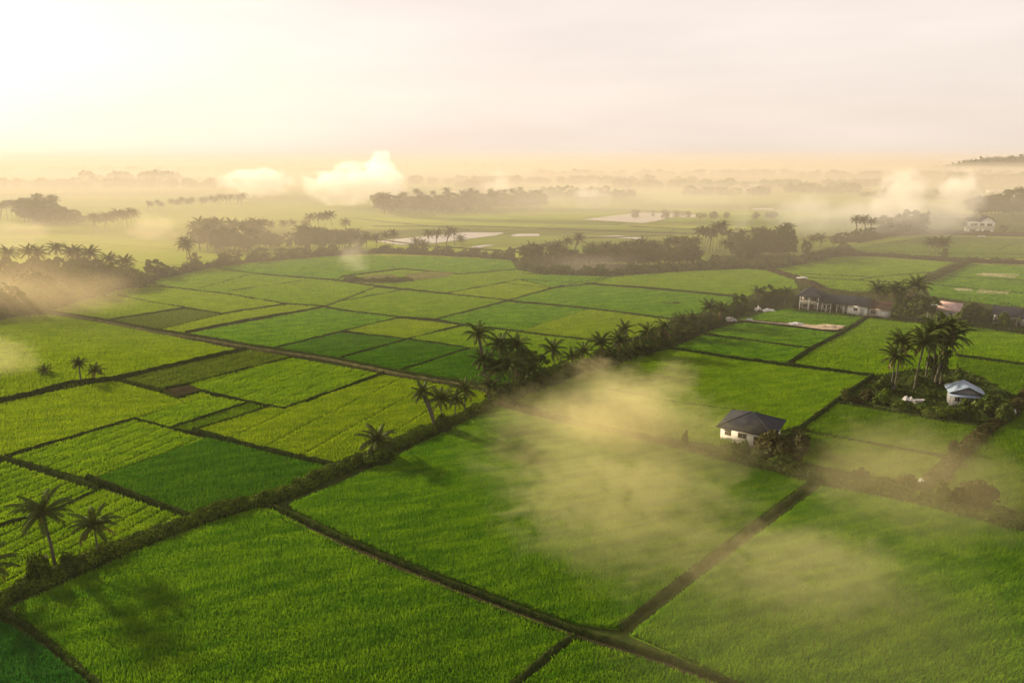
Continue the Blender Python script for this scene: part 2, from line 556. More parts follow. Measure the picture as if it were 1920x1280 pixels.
field([(1112, 533), (1152, 520), (1280, 511), (1400, 506), (1438, 510), (1488, 527), (1496, 542), (1420, 550), (1400, 558), (1370, 554), (1280, 545), (1200, 538)], 'lg', row=TOPROW)


# ------------------------------------------------------------------ bunds, paths, ditches
def ribbon(name, pts, w, h, mats, step=1.2, tuft=0.0, z=0.02, jit=0.3, th=0.5):
    P = densify(pts, step)
    N = normals2(P)
    n = len(P)
    prof = [(-0.5, 0.0), (-0.34, 0.62), (-0.1, 1.0), (0.12, 0.96), (0.36, 0.58), (0.5, 0.0)]
    k = len(prof)
    rows = []
    wj = 1 + rng.uniform(-jit, jit, n)
    off = rng.uniform(-jit, jit, n) * w * 0.25
    for i, (a, b) in enumerate(prof):
        zz = z + h * b * (1 + rng.uniform(-jit, jit, n))
        Q = P + N * ((a * w * wj + off)[:, None])
        rows.append(np.column_stack([Q, zz if b else np.full(n, z - 0.15)]))
    V = np.stack(rows, 1).reshape(-1, 3)
    F = [(i * k + j, i * k + j + 1, (i + 1) * k + j + 1, (i + 1) * k + j) for i in range(n - 1) for j in range(k - 1)]
    mb = MB()
    mb.add(V, np.array(F)[:, ::-1], 0)
    if tuft:
        L = np.linalg.norm(np.diff(P, axis=0), axis=1).sum()
        m = int(L * w * tuft)
        t = rng.uniform(0, n - 1.001, m)
        i0 = t.astype(int)
        fr = (t - i0)[:, None]
        a = rng.uniform(-.55, .55, m)
        B = P[i0] * (1 - fr) + P[i0 + 1] * fr + N[i0] * (a * w)[:, None]
        zb = z + h * np.clip(1 - (np.abs(a) * 2) ** 2, 0, 1) * 0.8
        ang = rng.uniform(0, 6.28, m)
        ws = rng.uniform(0.12, 0.3, m) * th * 1.2
        hh = rng.uniform(0.4, 1.2, m) * th
        V = np.stack([np.column_stack([B[:, 0] - np.cos(ang) * ws, B[:, 1] - np.sin(ang) * ws, zb - .05]),
                      np.column_stack([B[:, 0] + np.cos(ang) * ws, B[:, 1] + np.sin(ang) * ws, zb - .05]),
                      np.column_stack([B[:, 0] + rng.normal(0, .2, m) * th, B[:, 1] + rng.normal(0, .2, m) * th, zb + hh])], 1)
        mb.add(V.reshape(-1, 3), np.arange(3 * m).reshape(m, 3), 1)
    return struct(name, mb, mats)


BM = [M['bund'], M['bund_grass']]


def bund(pts, w=1.3, h=0.65, tuft=5, th=0.5, step=1.2):
    return ribbon('field_bund', pts, w * 0.68, h, BM, step, tuft, 0.08, 0.3, th)


# low bunds round the plots
bund([(-60, 768), (60, 742), (130, 722), (217, 713)], 2.6, 1.0, 6, 0.7)
bund([(217, 713), (307, 737), (333, 749), (377, 735), (463, 755), (497, 762), (530, 768)], 1.4, 0.6)
bund([(217, 712), (335, 685), (460, 656)], 3.0, 0.9, 4)
bund([(310, 730), (353, 723), (440, 699), (548, 672)], 1.0, 0.6)
bund([(530, 768), (633, 732), (716, 704)], 0.9, 0.5)
bund([(320, 805), (467, 757)], 0.9, 0.6)
bund([(363, 808), (513, 763)], 0.7, 0.45)
bund([(10, 858), (128, 824), (253, 787)], 1.2, 0.6)
bund([(253, 787), (320, 805), (372, 816)], 0.8, 0.5)
bund([(363, 810), (400, 820), (500, 847), (633, 877)], 1.7, 0.9, 8, 0.6)
bund([(-40, 850), (10, 863), (80, 883), (150, 908), (187, 920)], 1.6, 0.8, 8, 0.6)
bund([(165, 898), (260, 935), (370, 977)], 1.6, 0.9, 9, 0.6)
bund([(190, 920), (110, 957), (-60, 1008)], 1.0, 0.6, 8)
bund([(12, 1150), (80, 1195), (185, 1282), (260, 1370)], 1.3, 0.5, 9)
bund([(1525, 906), (1420, 985), (1300, 1072), (1160, 1180)], 1.7, 0.6, 7)
bund([(1078, 1192), (1015, 1240), (955, 1290)], 1.5, 0.5, 7)
bund([(1140, 732), (1280, 758), (1420, 775)], 0.5, 0.4)
bund([(1257, 656), (1365, 672), (1473, 686), (1633, 706)], 1.6, 0.8)
bund([(1478, 684), (1520, 656), (1577, 627), (1623, 597)], 2.2, 0.9)
bund([(1317, 628), (1420, 642), (1520, 655)], 1.2, 0.6)
bund([(1636, 706), (1570, 752), (1495, 808)], 1.7, 0.8)
bund([(1505, 814), (1640, 836), (1770, 859)], 1.1, 0.6)
bund([(1570, 758), (1690, 779), (1835, 802)], 2.0, 0.6)
bund([(1790, 667), (1920, 685), (1990, 695)], 1.4, 0.6)
bund([(1262, 606), (1180, 640)], 0.6, 0.4)
for pts, w in [
    ([(347, 624), (470, 600), (608, 577)], 1.0), ([(195, 603), (347, 579), (415, 590), (540, 571)], 1.5), ([(507, 656), (640, 624), (750, 597)], 0.9),
    ([(222, 556), (293, 570), (347, 578)], 0.6), ([(300, 538), (427, 553), (533, 571), (607, 576), (640, 583), (750, 597), (817, 601), (870, 611), (973, 624), (1107, 640), (1160, 650)], 1.1),
    ([(480, 515), (633, 527), (707, 538), (837, 552), (950, 565), (1103, 580), (1262, 600)], 1.5), ([(817, 601), (953, 566), (1037, 541), (1150, 520)], 1.5),
    ([(837, 552), (973, 526), (1107, 533), (1200, 540), (1280, 547), (1370, 556), (1410, 562)], 1.3), ([(640, 623), (763, 638), (840, 648), (880, 655)], 0.8),
    ([(640, 672), (763, 638), (870, 611)], 1.2), ([(747, 697), (880, 655)], 1.2), ([(427, 548), (573, 527)], 0.7), ([(373, 543), (467, 517)], 0.7),
    ([(640, 520), (753, 505), (860, 515)], 1.0), ([(640, 567), (757, 545)], 0.7), ([(947, 533), (1033, 542)], 0.6), ([(230, 541), (402, 503)], 0.7),
    ([(980, 515), (1147, 521)], 0.8), ([(720, 700), (640, 730)], 0.6),
    ([(1500, 515), (1640, 521), (1745, 512)], 0.8), ([(1480, 520), (1600, 527), (1700, 532)], 0.8), ([(1740, 535), (1920, 552)], 0.9), ([(1780, 520), (1920, 528)], 0.8), ([(1640, 521), (1600, 528)], 0.8),
    ([(640, 440), (800, 462), (930, 470), (1010, 478)], 1.2), ([(900, 425), (1100, 432), (1330, 440)], 1.2), ([(700, 425), (900, 425)], 1.0), ([(660, 410), (880, 432)], 1.0),
    ([(950, 470), (1010, 460), (1100, 447), (1260, 442)], 1.2), ([(1180, 425), (1340, 432)], 1.2), ([(1560, 470), (1800, 476), (1990, 480)], 2.0), ([(1740, 440), (1990, 446)], 1.6), ([(1870, 470), (1920, 450)], 1.0)]:
    bund(pts, w, 0.6, 2.5, 0.45, 2.5)
# pale farm track on its bank
ribbon('field_bund', [(80, 585), (190, 601), (287, 620), (383, 635), (467, 650), (567, 665), (640, 677), (750, 700), (847, 716), (950, 733)], 2.8, 0.8, BM, 1.5, 4, 0.1, 0.25)
ribbon('path', [(82, 588), (190, 605), (287, 625), (383, 640), (467, 655), (567, 670), (640, 682), (750, 706), (847, 722), (950, 739)], 1.0, 0.55, [M['track'], M['bund_grass']], 1.5, 0.5, 0.35, 0.15, 0.3)
# double bank with a wet ditch between, in front
DIT = [(508, 958), (640, 1020), (760, 1070), (900, 1125), (1075, 1190), (1250, 1245), (1440, 1320)]
ribbon('ditch', DIT, 2.6, 0.05, [M['mud'], M['bund_grass']], 1.0, 0, 0.03, 0.1)
ribbon('field_bund', [(x + 4, y - 6) for x, y in DIT], 0.75, 0.6, BM, 0.8, 16, 0.05, 0.3, 0.45)
ribbon('field_bund', [(x - 9, y + 5) for x, y in DIT], 0.4, 0.35, BM, 0.8, 20, 0.05, 0.4, 0.4)


def sheet(name, pix, z, mat, sub=0):
    mb = MB()
    poly = [G(*p) for p in pix]
    from mathutils.geometry import tessellate_polygon
    tr = []
    for a, b, c in tessellate_polygon([[Vector((*p, 0)) for p in poly]]):
        u, w = Vector(poly[b]) - Vector(poly[a]), Vector(poly[c]) - Vector(poly[a])
        tr.append((a, b, c) if u.x * w.y - u.y * w.x > 0 else (a, c, b))
    mb.add([(*p, z) for p in poly], tr)
    return struct(name, mb, mat)


M['earth'] = simple('paddy_earth', (0.018, 0.030, 0.006), (0.038, 0.052, 0.010), 0.6, 0.95, 0.1, 0.5)
sheet('earth', [(-200, 1500), (-200, 640), (-60, 606), (220, 543), (400, 503), (640, 479), (960, 488), (1440, 506), (1990, 520), (2200, 700), (2100, 1500)], 0.03, M['earth'])
sheet('mud_patch', [(305, 734), (353, 724), (378, 733), (333, 748)], 0.42, M['soil'])
sheet('farmyard', [(1488, 578), (1500, 560), (1760, 560), (1990, 585), (1990, 640), (1800, 610), (1628, 598), (1560, 585)], 0.060, M['lawn'])
sheet('garden', [(1572, 757), (1600, 735), (1652, 704), (1700, 692), (1790, 690), (1850, 712), (1910, 748), (1890, 795), (1800, 798), (1690, 778)], 0.068, M['lawn'])
M['bare'] = simple('bare_earth', (0.060, 0.064, 0.020), (0.110, 0.100, 0.038), 0.4)
sheet('bare_patch', [(757, 517), (800, 512), (825, 511), (855, 515), (830, 523), (775, 527)], 0.72, M['bare'])
sheet('bare_patch', [(655, 527), (690, 519), (735, 517), (752, 524), (740, 533), (690, 535), (670, 533)], 0.725, M['bare'])
sheet('sand_plot', [(1828, 517), (1840, 514), (1912, 515), (1903, 523), (1872, 521)], 0.50, M['sand'])
sheet('sand_plot', [(1828, 551), (1838, 544), (1895, 548), (1888, 554)], 0.51, M['sand'])
sheet('sand_plot', [(1787, 543), (1820, 543), (1824, 548), (1795, 547)], 0.52, M['sand'])
sheet('sand_plot', [(1380, 601.5), (1410, 603), (1440, 606), (1475, 608), (1500, 609), (1530, 612), (1545, 610), (1586, 613), (1570, 621), (1540, 620), (1520, 617), (1490, 613), (1450, 609), (1415, 605.5)], 0.50, M['sand'])

t = NT('pond_water')
wv = t.noise(t.mapped(t.pos(), 0, (0.4, 1, 1)), 0.6, 3)
M['water'] = t.surf(t.principled((0.10, 0.09, 0.07), 0.08, 0.6, t.bump(wv, 0.04, 0.05)))
PONDS = [
    [(703, 453), (773, 446), (873, 436), (947, 437), (930, 442), (813, 457), (753, 460)],
    [(957, 442), (970, 439), (1010, 439), (1013, 443), (963, 444)], [(880, 464), (907, 460), (930, 460), (893, 466)],
    [(1125, 444), (1157, 442), (1210, 447), (1205, 450)], [(1090, 412), (1203, 399), (1290, 402), (1245, 412), (1207, 419), (1123, 414)],
    [(833, 358), (900, 355), (922, 358), (918, 361), (840, 361)], [(980, 353), (1005, 353), (1005, 355), (983, 355)], [(1360, 347), (1447, 350), (1447, 353), (1365, 350)],
    [(1395, 353), (1450, 352), (1450, 356), (1395, 356)], [(1497, 357), (1575, 358), (1573, 361), (1500, 360)], [(1590, 355), (1625, 355), (1625, 358), (1592, 358)],
    [(60, 354), (185, 354), (185, 357), (65, 357)], [(110, 322), (145, 322), (145, 324), (112, 324)], [(1410, 391), (1450, 391), (1448, 394), (1412, 394)],
    [(1280, 401), (1310, 403), (1300, 409), (1275, 408)], [(1850, 358), (1900, 360), (1898, 363), (1850, 361)]]
for q in PONDS:
    sheet('pond', q, 0.30, M['water'])


# ------------------------------------------------------------------ plants: one of each kind
def palm_crown(seed, nf=20, dry=2, L=4.2):
    r = random.Random(seed)
    g = np.random.default_rng(seed)
    mb = MB()
    for i in range(nf):
        az = i * 2.39996 + r.uniform(-.3, .3)
        u = i / (nf - 1)
        el0 = R(82 - 100 * u + r.uniform(-8, 8))        # young upright, old hanging
        droop = R(55 + 35 * r.random() + 10 * u)
        ln = L * (0.75 + 0.25 * math.sin(math.pi * (0.25 + 0.7 * u))) * r.uniform(.88, 1.1)
        mi = 1 if i >= nf - dry else 0
        n = 15
        pts, p = [], Vector((math.cos(az) * .12, math.sin(az) * .12, 0))
        for k in range(n + 1):
            pts.append(p.copy())
            s = k / n
            e = el0 - droop * s ** 1.4
            e = max(e, R(-82))
            p = p + Vector((math.cos(az) * math.cos(e), math.sin(az) * math.cos(e), math.sin(e))) * (ln / n)
        side = Vector((-math.sin(az), math.cos(az), 0))
        tw = r.uniform(-.5, .5)
        mb.tube(pts, [0.05 * (1 - k / n) + 0.008 for k in range(n + 1)], 4, mi, False)
        V, F = [], []
        for k in range(2, n + 1):
            s = k / n
            T = (pts[k] - pts[k - 1]).normalized()
            up = side.cross(T).normalized()
            if up.z < 0 and abs(T.z) < .9:
                up = -up
            ll = ln * 0.21 * (math.sin(math.pi * min(1, 0.15 + s * 0.8)) ** 0.6) * r.uniform(.85, 1.1)
            for sg in (-1, 1):
                for hf in (0, 0.33, 0.67):
                    b = pts[k - 1].lerp(pts[k], hf)
                    d = (side * sg * 0.85 + T * 0.55 - up * (0.25 + .3 * r.random()) + side * tw * .2).normalized()
                    a = T * (0.052 * ln / 4.2)
                    tip = b + d * ll * r.uniform(.85, 1.1) + Vector((0, 0, -0.16 * ll))
                    mid = b + d * ll * .5
                    q = len(V)
                    V += [b - a * .6, mid - a, tip, mid + a, b + a * .6]
                    F.append((q, q + 1, q + 2, q + 3, q + 4))
        mb.add([tuple(v) for v in V], F, mi)
    for i in range(7):                                   # nuts round the heart
        a = r.uniform(0, 6.28)
        c = Vector((math.cos(a) * .3, math.sin(a) * .3, -.25 - .2 * r.random()))
        mb.tube([c + Vector((0, 0, -.15)), c + Vector((0, 0, -.08)), c + Vector((0, 0, .08)), c + Vector((0, 0, .15))], [.03, .13, .13, .03], 6, 1)
    mb.tube([(0, 0, -.6), (0, 0, .1), (0, 0, .7)], [.17, .24, .05], 6, 0)
    return mb.mesh('palm_crown', [M['palm_leaf'], M['palm_dry']])


def palm_trunk(seed, dx):
    r = random.Random(seed)
    mb = MB()
    n = 12
    pts = [(dx * (k / n) ** 1.6, 0.02 * math.sin(k), k / n) for k in range(n + 1)]
    rad = [(0.30 if k == 0 else 0.21 - 0.085 * k / n) * r.uniform(.95, 1.05) for k in range(n + 1)]
    mb.tube(pts, rad, 8)
    return mb.mesh('palm_trunk', M['trunk'], True)


def blob_leaves(centres, radii, n, size, g, hollow=0.55):
    C, N = [], []
    for c, rd in zip(centres, radii):
        d = g.normal(0, 1, (n, 3))
        d /= np.linalg.norm(d, axis=1)[:, None]
        d[:, 2] = np.where(d[:, 2] < -0.5, -d[:, 2], d[:, 2])
        q = g.uniform(hollow, 1.0, n)[:, None] ** 0.5
        C.append(np.array(c) + d * q * np.array(rd))
        N.append(d + np.array([0, 0, 0.3]))
    return leaf_quads(np.concatenate(C), np.concatenate(N), size, g)


def tree_mesh(seed, h=9.0, w=4.0, leaf='tree_leaf', nclump=34, per=75, size=0.42):
    g = np.random.default_rng(seed)
    cs, rs = [], []
    for i in range(nclump):
        d = g.normal(0, 1, 3)
        d /= np.linalg.norm(d)
        q = g.uniform(.35, .95) ** .6
        z = h * 0.54 + d[2] * q * h * 0.42
        taper = 1.0 - 0.25 * max(0, (z / h - .55) / .45)
        cs.append((d[0] * q * w * taper, d[1] * q * w * taper, z))
        r = g.uniform(.17, .34) * w
        rs.append((r, r, r * .72))
    mb = MB()
    V, F = blob_leaves(cs, rs, per, size, g)
    mb.add(V, F)
    crown = mb.mesh('tree_crown', M[leaf])
    tb = MB()
    tb.tube([(0, 0, -.2), (.05, 0, h * .18), (0, .08, h * .4), (.05, .05, h * .6)], [.30, .22, .17, .08], 8)
    for i in range(6):
        c = cs[i * 3]
        tb.tube([(0.02, 0.02, h * (.22 + .05 * i)), (c[0] * .5, c[1] * .5, (h * (.25 + .05 * i) + c[2]) / 2), c], [.11, .07, .02], 5)
    return crown, tb.mesh('tree_trunk', M['bark'], True)


def bush_mesh(seed, leaf='bush_leaf', per=80, size=0.26):
    g = np.random.default_rng(seed)
    cs, rs = [], []
    for i in range(13):
        a, q = g.uniform(0, 6.28), g.uniform(0, .75)
        z = g.uniform(.25, .75) * (1.1 - q * .6)
        cs.append((math.cos(a) * q, math.sin(a) * q, z))
        r = g.uniform(.26, .42)
        rs.append((r, r, r * .85))
    mb = MB()
    V, F = blob_leaves(cs, rs, per, size * 0.5, g, .3)
    mb.add(V, F)
    n = 10
    ring = [(math.cos(6.283 * k / n) * .62, math.sin(6.283 * k / n) * .62, 0.0) for k in range(n)]
    ring2 = [(math.cos(6.283 * k / n) * .5, math.sin(6.283 * k / n) * .5, 0.42 + .1 * math.sin(k * 2.1)) for k in range(n)]
    mb.add(ring + ring2 + [(0, 0, .62)], [(k, (k + 1) % n, n + (k + 1) % n, n + k) for k in range(n)], 1)
    mb.add(ring2 + [(0, 0, .62)], [(k, (k + 1) % n, n) for k in range(n)], 1)
    return mb.mesh('bush_foliage', [M[leaf], M['hedge_core']])


CROWN = [palm_crown(1, 25, 2), palm_crown(2, 21, 3), palm_crown(3, 28, 2, 3.9), palm_crown(4, 21, 1, 4.5), palm_crown(5, 23, 4), palm_crown(6, 23, 0, 4.3)]
LEAN = [0.0, 0.9, 1.8, 0.5, 2.6]
TRUNK = [palm_trunk(10 + i, d) for i, d in enumerate(LEAN)]
TREE = [tree_mesh(21), tree_mesh(22, w=4.6), tree_mesh(23, w=3.4, leaf='tree_leaf_warm'), tree_mesh(24, w=4.2, nclump=28)]
BUSH = [bush_mesh(31), bush_mesh(32), bush_mesh(33, 'bush_brown'), bush_mesh(34, 'hedge_leaf')]


def palm(x, yb, yt, label, group=None, v=None, ln=None, az=None, cs=1.0, pt=None):
    gx, gy = pt or G(x, yb)
    v = rnd.randrange(6) if v is None else v
    ln = rnd.randrange(5) if ln is None else ln
    az = rnd.uniform(0, 6.28) if az is None else az
    top = zat(yt, gy) if yt is not None else None
    h = max(1.0, top - 2.6 * cs)
    o = link('coconut_palm', None, loc=(gx, gy, 0.1), rz=az)
    tag(o, label, 'palm tree', group)
    k = min(1.0, h / 9)
    link('trunk', TRUNK[ln], o, sc=(k, 1, h))
    link('crown', CROWN[v], o, loc=(LEAN[ln] * k, 0, h), rz=rnd.uniform(0, 6.28), sc=(cs, cs, cs))
    return o


def tree(x, yb, yt, label, group=None, v=None, w=1.0, pt=None):
    gx, gy = pt or G(x, yb)
    v = rnd.randrange(4) if v is None else v
    h = max(2.0, zat(yt, gy)) / 9.0
    o = link('broadleaf_tree', None, loc=(gx, gy, 0.05), rz=rnd.uniform(0, 6.28))
    tag(o, label, 'tree', group)
    k = h * w
    link('trunk', TREE[v][1], o, sc=(k, k, h))
    link('crown', TREE[v][0], o, sc=(k, k, h))
    return o


def bush(x, yb, wpx, yt, label, group=None, v=None, pt=None):
    gx, gy = pt or G(x, yb)
    v = rnd.randrange(2) if v is None else v
    s = wpx / 2 * math.hypot(gy, CAM_H, gx * .3) / FPX
    h = max(0.5, zat(yt, gy))
    o = link('bush', BUSH[v], loc=(gx, gy, 0), rz=rnd.uniform(0, 6.28), sc=(s, s, h))
    return tag(o, label, 'bush', group)


# ------------------------------------------------------------------ hedges
def hedge(pts, w, h, label, leaf='hedge_leaf', dens=26, size=0.3, step=1.0, name='hedge', var=0.3):
    P = densify(pts, step)
    n = len(P)
    N = normals2(P)
    ph = rng.uniform(0, 6.28, 4)
    s = np.arange(n) * step
    hh = h * (1 + var * (0.5 * np.sin(s * .35 + ph[0]) + 0.4 * np.sin(s * .83 + ph[1]) + .3 * rng.uniform(-1, 1, n)))
    ww = w * (1 + var * (0.4 * np.sin(s * .27 + ph[2]) + .3 * np.sin(s * .9 + ph[3])))
    prof = [(-.5, 0), (-.46, .45), (-.3, .85), (0, 1.0), (.3, .85), (.46, .45), (.5, 0)]
    k = len(prof)
    V = np.stack([np.column_stack([P + N * (a * ww * .82)[:, None], np.maximum(hh * b * .85, 0) + (0 if b else -.1)]) for a, b in prof], 1).reshape(-1, 3)
    F = np.array([(i * k + j, i * k + j + 1, (i + 1) * k + j + 1, (i + 1) * k + j) for i in range(n - 1) for j in range(k - 1)])[:, ::-1]
    mb = MB()
    mb.add(V, F, 1)
    L = n * step
    m = int(L * (w + 1.6 * h) * dens)
    t = rng.uniform(0, n - 1.001, m)
    i0 = t.astype(int)
    fr = (t - i0)[:, None]
    th = rng.uniform(0.02, math.pi - 0.02, m)
    lump = 0.86 + 0.22 * rng.random(m) + 0.08 * np.sin(t * step * 2.1 + th * 3)
    a = np.cos(th) * .5 * lump
    b = np.sin(th) ** .7 * lump
    B = P[i0] * (1 - fr) + P[i0 + 1] * fr
    C = np.column_stack([B + N[i0] * (a * ww[i0])[:, None], hh[i0] * b])
    Nn = np.column_stack([N[i0] * np.cos(th)[:, None], np.sin(th) + .2])
    V, F = leaf_quads(C, Nn, size, rng)
    mb.add(V, F, 0)
    o = link(name, mb.mesh(name, [M[leaf], M['hedge_core']]))
    return tag(o, label, 'hedge')


hedge([(-60, 1160), (0, 1130), (60, 1103), (130, 1076), (200, 1046), (250, 1022), (320, 997), (400, 966), (480, 945), (520, 935), (600, 900), (640, 882), (700, 856), (760, 830), (830, 800), (880, 780), (930, 757)],
      3.4, 1.5, 'long low leafy hedge running up from the bottom left corner to the palm thicket', dens=40, size=0.26)
hedge([(930, 757), (1000, 727), (1060, 705), (1130, 683), (1190, 662), (1250, 640), (1310, 615), (1365, 597)], 6.0, 2.6,
      'tall dark thicket hedge under the row of palms leading to the farm houses', leaf='bush_leaf', dens=16, size=0.42, var=0.45)
hedge([(1365, 592), (1410, 575), (1450, 565), (1492, 560)], 6.0, 2.2, 'short dark hedge between the white rubbish piles and the palms beside the long farmhouse', leaf='bush_leaf', dens=14, size=0.42)
hedge([(935, 760), (1000, 777), (1080, 797), (1200, 824), (1300, 848), (1345, 858)], 2.6, 0.9, 'low brown scrub bank crossing under the drifting yellow mist', leaf='bush_brown', dens=22, size=0.28)
hedge([(1340, 856), (1420, 872), (1500, 890), (1600, 910), (1700, 930), (1800, 958), (1990, 1005)], 4.6, 1.6, 'broad dark hedge running right from the white hip roofed house', leaf='bush_leaf', dens=20, size=0.34, var=.4)
hedge([(1925, 740), (1890, 785), (1845, 812), (1800, 855), (1755, 900), (1730, 920)], 3.0, 1.1, 'rough brownish hedge bank sloping down from the garden with the blue roofed hut', leaf='bush_brown', dens=20, size=0.3)
hedge([(-120, 604), (0, 583), (100, 561), (200, 540), (250, 530)], 22.0, 6.5, 'thick misty undergrowth of the wood at the left edge', leaf='bush_leaf', dens=4, size=0.9, step=2.0, var=.65)
hedge([(-60, 606), (0, 597), (100, 575), (220, 543), (300, 522), (400, 501), (500, 489), (640, 477), (720, 474), (800, 477), (900, 482), (968, 489)], 6.0, 3.2,
      'long misty belt of scrub along the far edge of the wide green plain', leaf='bush_leaf', dens=4, size=0.75, step=2.0, var=.85)
hedge([(975, 506), (1020, 513), (1150, 515), (1280, 506), (1400, 502), (1440, 504), (1520, 490), (1590, 470)], 7.0, 3.0, 'dark scrub belt at the foot of the palm groves right of the plain', leaf='bush_leaf', dens=5, size=0.7, step=2.0, var=.75)
hedge([(1440, 505), (1490, 520), (1540, 540)], 4.5, 0.9, 'low brown scrub bank slanting down to the back of the long farmhouse', leaf='bush_brown', dens=8, size=0.5, step=1.5)
hedge([(1730, 530), (1770, 512), (1812, 493)], 4.5, 2.2, 'short thick hedge slanting between two striped plots behind the farm palms', leaf='bush_leaf', dens=8, size=0.5, step=1.5)
hedge([(1560, 478), (1650, 480), (1780, 490), (1850, 492), (1990, 497)], 5.0, 1.8, 'hazy hedge line behind the striped plots on the right', leaf='bush_brown', dens=5, size=0.6, step=2.0)
hedge([(1740, 437), (1800, 440), (1870, 442), (1990, 446)], 5.0, 2.5, 'hazy hedge in front of the far white two storey house', leaf='bush_brown', dens=4, size=0.7, step=2.0)
hedge([(1600, 455), (1660, 443), (1740, 436)], 8.0, 3.5, 'misty scrub belt below the round topped trees left of the far white house', leaf='bush_leaf', dens=3, size=0.9, step=2.5)
hedge([(652, 527), (690, 530), (735, 530), (768, 526)], 7.0, 1.7, 'low island of dark scrub standing alone in the green plain', leaf='bush_leaf', dens=7, size=0.6, step=1.2)
hedge([(1243, 570), (1256, 571), (1273, 570)], 3.0, 0.7, 'tiny island of dark weeds alone in the plain right of centre', leaf='bush_brown', dens=10, size=0.4)

# ------------------------------------------------------------------ near palms
palm(105, 1066, 932, 'tallest palm of the pair at the lower left end of the hedge', v=3, ln=1, az=R(150), cs=0.95)
palm(187, 1050, 958, 'shorter palm of the pair at the lower left end of the hedge', v=1, ln=0, cs=0.84)
palm(-22, 1115, 1030, 'yellowing palm cut by the left picture edge beside the hedge', v=4, ln=0, cs=1.0)
palm(710, 858, 800, 'squat almost trunkless palm standing alone on the hedge', v=5, ln=0, cs=1.02)
palm(816, 808, 720, 'slender palm leaning left, first of the four beside the hedge bend', v=3, ln=4, az=R(180), cs=0.72)
palm(828, 802, 728, 'full crowned palm, second of the four beside the hedge bend', v=0, ln=0, cs=0.92)
palm(853, 790, 735, 'smallest palm, third of the four beside the hedge bend', v=1, ln=1, cs=0.72)
palm(872, 780, 712, 'straight palm with upright fronds, last of the four beside the hedge bend', v=3, ln=0, cs=0.85)
palm(917, 762, 705, 'palm with a tight upright crown where track and hedge meet', v=2, ln=1, cs=0.9)
palm(912, 740, 608, 'tallest slender palm sticking out above the thicket at the hedge', v=0, ln=2, az=R(165), cs=0.95)
palm(914, 742, 658, 'lower palm half hidden under the tallest one of the thicket', v=5, ln=1, az=R(170), cs=0.9)
palm(938, 738, 625, 'dense palm at the top left of the dark thicket', v=2, ln=0, cs=1.1)
palm(930, 745, 668, 'palm with dry yellow fronds on the left face of the dark thicket', v=4, ln=0, cs=1.15)
palm(955, 750, 665, 'palm with a bare straight trunk in front of the dark thicket', v=0, ln=0, cs=1.1)
palm(968, 735, 628, 'palm head poking out of the big dark tree of the thicket', v=2, ln=0, cs=1.0)
tree(985, 735, 642, 'biggest dark round tree in the thicket beside the track', v=1, w=0.62)
tree(1008, 728, 660, 'dark round tree on the right flank of the thicket', v=0, w=0.75)
tree(1032, 718, 684, 'low dark tree filling the gap right of the thicket', v=3, w=1.2)
palm(1040, 706, 638, 'single palm standing clear just right of the dark thicket', v=3, ln=1, cs=0.9)
palm(1071, 700, 655, 'brownish palm behind the mist on the hedge', v=4, ln=0, cs=0.85)
palm(1090, 694, 645, 'palm in the thin brown mist right of the dark thicket', v=4, ln=1, cs=0.85)
palm(1125, 688, 624, 'bushy palm with leaves down to the ground on the hedge', v=2, ln=0, cs=1.1)
tree(1128, 690, 650, 'small round tree at the foot of the bushy palm', v=3, w=1.1)
palm(1159, 678, 622, 'palm with a visible dark trunk in the middle of the hedge row', v=0, ln=0, cs=0.95)
palm(1177, 660, 605, 'thin leaning palm taller than its hedge row neighbours', v=3, ln=2, az=R(180), cs=0.8)
palm(1213, 662, 608, 'palm above the dark bushes, left one of two heads', v=0, ln=0, cs=0.95)
palm(1243, 652, 600, 'palm above the dark bushes, right one of two heads', v=1, ln=0, cs=1.0)
tree(1205, 668, 633, 'wide dark bushy tree under two palm heads in the hedge row', v=1, w=1.5)
tree(1240, 650, 622, 'low dark tree between the hedge row palms', v=0, w=1.4)
palm(1276, 632, 586, 'left palm of the pair near the end of the hedge row', v=5, ln=0, cs=1.0)
palm(1297, 626, 585, 'right palm of the pair near the end of the hedge row', v=2, ln=0, cs=1.0)
tree(1285, 636, 602, 'dark rounded tree below the pair of palms', v=0, w=1.4)
palm(1328, 612, 562, 'palm lit yellow at its edge beside the round tree by the lawn', v=2, ln=0, cs=1.05)
palm(1352, 608, 566, 'loose palm with pale fronds beside the round tree by the lawn', v=4, ln=0, cs=1.1)
tree(1332, 614, 584, 'dark tree under the yellow lit palm near the lawn', v=2, w=1.3)
tree(1383, 600, 548, 'round solid tree at the corner of the lawn above the rubbish', v=0, w=0.75)
palm(1420, 575, 537, 'left palm in the clump beside the long farmhouse', v=2, ln=0, cs=0.9)
tree(1440, 576, 530, 'tallest round tree in the clump beside the long farmhouse', v=3, w=0.75)
tree(1456, 574, 540, 'lower round tree in the clump beside the long farmhouse', v=0, w=0.9)
palm(1471, 572, 538, 'right palm in the clump beside the long farmhouse', v=1, ln=0, cs=0.85)

